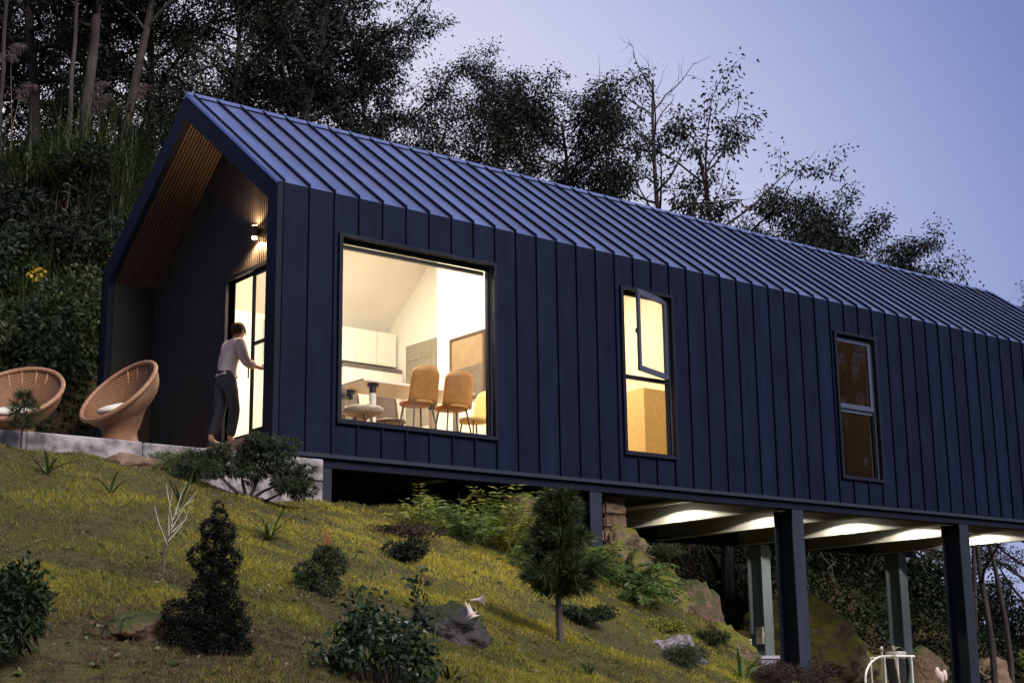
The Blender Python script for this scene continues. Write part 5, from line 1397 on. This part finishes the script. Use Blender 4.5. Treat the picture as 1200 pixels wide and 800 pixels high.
for i, (x, y, z, lab) in enumerate(((1.62, 9.3, .35, 'spray of yellow leaves beside the gable edge'), (-.15, 8.6, .9, 'single yellow leaf spray among the lower bushes'))):
    B = on(x, y, z); t = thing('yellow_spray', lab, 'leaves', B); B2 = at3(B, 0, -.25, .75)
    stems(t, B, [B2, at3(B2, .2, 0, .05)], .012, 'bark', seed=i)
    leafy(t, 'leaves', [(B2, (.22, .15, .14)), (at3(B2, .42, 0, .10), (.12, .1, .09))] if i == 0 else [(B2, (.16, .1, .09))], 110 if i == 0 else 30, .10, .7, 'yellow_leaf', 420 + i, shell=.1)

# dark scrub on the bank behind the house, seen under the floor
for i, (x, y, rad, hg, m, lab) in enumerate((
    (10.5, 9.2, 1.6, 2.2, 'leaf_dark', 'dark hanging scrub left of the dim boulder under the floor'), (12.6, 10.4, 1.6, 2.2, 'leaf_dark', 'dark scrub above the dim boulder'),
    (16.8, 10.6, 1.7, 2.6, 'leaf_dark', 'dark scrub between the rear columns'), (19.4, 10.8, 1.7, 2.6, 'leaf_bush', 'leafy scrub behind the broad mossy boulder'),
    (22.0, 10.6, 1.8, 2.4, 'leaf_dark', 'dark scrub behind the right rear column'), (24.8, 10.4, 1.7, 2.2, 'leaf_dark', 'dark scrub left of the front right column'),
    (27.4, 10.2, 1.6, 1.9, 'leaf_bush', 'leafy scrub right of the front right column'), (30.2, 10.2, 1.7, 1.9, 'leaf_dark', 'dark scrub at the right edge under the floor'),
    (14.6, 12.5, 2.2, 3.0, 'leaf_dark', 'deep shadowed scrub far under the floor'), (20.5, 13.2, 2.4, 3.0, 'leaf_dark', 'shadowed scrub higher on the rear bank'), (25.5, 13.5, 2.4, 2.6, 'leaf_dark', 'shadowed scrub beyond the right rear column'),
    (33.0, 12.5, 2.2, 2.2, 'leaf_dark', 'far scrub at the right edge'), (9.2, 8.0, 1.2, 1.8, 'leaf_dark', 'dark scrub right behind the stone pillar'))):
    bush(x, y, rad, hg, m, 500 + i, lab, 2600, .15, group='scrub on the bank under the house')
# hanging roots over the rock bank
r_ = np.random.default_rng(8)
t = thing('hanging_roots', 'bare roots and vines hanging over the dark bank under the floor', 'roots', on(17.5, 9.6))
for i in range(34):
    x = r_.uniform(11, 23); y = 9.3 + r_.uniform(0, .6); z0 = gz(x, 10) + r_.uniform(.8, 2.2); p = np.array([x, y, z0]); path = [p.copy()]
    for k in range(5):
        p = p + np.array([r_.normal() * .18, -.12 + r_.normal() * .08, -r_.uniform(.15, .45)]); path.append(p.copy())
    MB().tube(path, [.022, .02, .016, .013, .010, .006], 4, False).build('root', 'bark_pale', t)

# ------------------------------------------------------------------ garden things under the house
gzb = gz(12.6, 3.4)
t = thing('planter_box', 'lilac grey plastic planter box at the foot of the rear column', 'planter', (12.55, 3.5, gzb))
MB().add([(12.15, 3.3, gzb), (12.95, 3.3, gzb), (12.95, 3.75, gzb), (12.15, 3.75, gzb), (12.05, 3.22, -2.52), (13.05, 3.22, -2.52), (13.05, 3.83, -2.52), (12.05, 3.83, -2.52)],
         [(0, 3, 2, 1), (0, 1, 5, 4), (1, 2, 6, 5), (2, 3, 7, 6), (3, 0, 4, 7)]).build('tub', 'lilac_plastic', t)
MB().box(12.02, 13.08, 3.18, 3.24, -2.56, -2.50).box(12.02, 13.08, 3.80, 3.86, -2.56, -2.50).build('rim', 'lilac_plastic', t)
MB().box(12.12, 12.98, 3.28, 3.78, -2.70, -2.66).build('soil_fill', 'soil', t)
t = thing('shovel', 'garden shovel with a pale D-grip standing in the planter box', 'shovel', (12.55, 3.55, -2.66))
MB().tube([(12.50, 3.55, -2.95), (12.56, 3.55, -2.37)], .018, 8).build('shaft', 'deck_wood', t)
MB().tube([(12.56, 3.55, -2.38), (12.48, 3.56, -2.29), (12.48, 3.56, -2.20), (12.66, 3.54, -2.20), (12.66, 3.54, -2.29), (12.56, 3.55, -2.38)], .017, 6, False).build('grip', 'white_paint', t)
MB().box(12.40, 12.62, 3.54, 3.56, -3.22, -2.95).build('blade', 'galvanised', t)
t = thing('meter_box', 'small white meter box strapped to the rear column', 'box', (14.85, 5.1, -2.0))
MB().box(14.70, 15.02, 5.10, 5.29, -2.22, -1.86).build('case', 'galvanised', t)
MB().box(14.73, 14.99, 5.092, 5.099, -2.08, -1.96).build('label_plate', 'white_paint', t)
gs = gz(15.1, 2.0)
t = thing('wire_stand', 'white wire plant stand with an arched side, under the front right bay', 'stand', (15.0, 2.0, gs))
MB().tube([(14.16, 2.0, gs)] + [(14.16 + .62 * (1 - math.cos(a)), 2.0, -3.0 + .46 * math.sin(a)) for a in np.linspace(0, math.pi / 2, 8)] + [(15.72, 2.0, -2.54)], .022, 6).build('arch', 'white_paint', t)
for x in (14.78, 15.18, 15.62): MB().tube([(x, 2.0, gs), (x, 2.0, -2.545)], .018, 6).build('upright', 'white_paint', t)
MB().tube([(14.80, 2.35, gs), (14.80, 2.35, -2.56), (15.62, 2.35, -2.56), (15.62, 2.35, gs)], .016, 6).build('rear_hoop', 'white_paint', t)
t = thing('garden_stake', 'pale wooden stake leaning in the wire stand', 'stake', (15.05, 1.95, gs))
MB().tube([(15.14, 1.93, gs), (14.98, 1.93, -2.34)], .022, 6).build('pole', 'twig_white', t)
t = thing('bucket', 'dark metal bucket with a pale band set in the wire stand', 'bucket', (15.40, 2.2, gs))
MB().lathe([(.15, 0), (.17, .25), (.19, .25 + .45)], (15.40, 2.2, gs), 16).build('pail', 'black_paint', t)
MB().lathe([(.195, .70), (.20, .72), (.20, .82), (.195, .84)], (15.40, 2.2, gs), 16).build('band', 'galvanised', t)
t = thing('hose', 'dark green garden hose coiled behind the wire stand', 'hose', (15.95, 2.6, gs))
for k in range(4):
    MB().tube([(15.95 + .30 * math.cos(a) + .02 * k, 2.55 + .04 * k, -2.78 + .42 * math.sin(a)) for a in np.linspace(0, 2 * math.pi, 25)], .022, 6, False).build('coil', 'leaf_glossy', t)
MB().tube([(16.2, 2.6, gs), (16.2, 2.6, -2.40), (15.7, 2.6, -2.40)], .02, 6).build('hook', 'lamp_metal', t)
t = thing('tap', 'white garden tap on a standpipe behind the bucket', 'tap', (15.28, 2.45, gs))
MB().tube([(15.28, 2.45, gs), (15.28, 2.45, -2.42)], .022, 8).build('standpipe', 'galvanised', t)
MB().tube([(15.28, 2.45, -2.42), (15.22, 2.40, -2.38), (15.16, 2.35, -2.36)], .025, 8).build('spout', 'white_paint', t)
MB().lathe([(.01, 0), (.035, .01), (.035, .04), (.01, .05)], (15.28, 2.45, -2.41), 10).build('knob', 'white_paint', t)
t = thing('white_blooms', 'small upright white blooms at the bottom edge beside the wire stand', 'flower', on(15.9, 1.6))
for k, (dx, dz) in enumerate(((0, .0), (.10, -.08), (.22, -.05))):
    b = MB().lathe([(.01, 0), (.05, .06), (.055, .16), (.02, .24)], (15.9 + dx, 1.6, -3.0 + dz), 10); b.build('bloom', 'petal', t, smooth=True)
    MB().tube([(15.9 + dx, 1.6, gz(15.9, 1.6)), (15.9 + dx, 1.6, -2.99 + dz)], .01, 5).build('stalk', 'blade_green', t)
B = on(27.9, 7.2, .0); t = thing('bright_shrub', 'small bright yellow-green shrub right of the front right column', 'shrub', B)
leafy(t, 'foliage', [(at3(B, 0, 0, .75), (.4, .4, .3))], 700, .14, .3, 'leaf_fresh', 601, out=1.2, shell=.2)
stems(t, B, [at3(B, 0, 0, .7), at3(B, .1, 0, .6)], .02, seed=601)
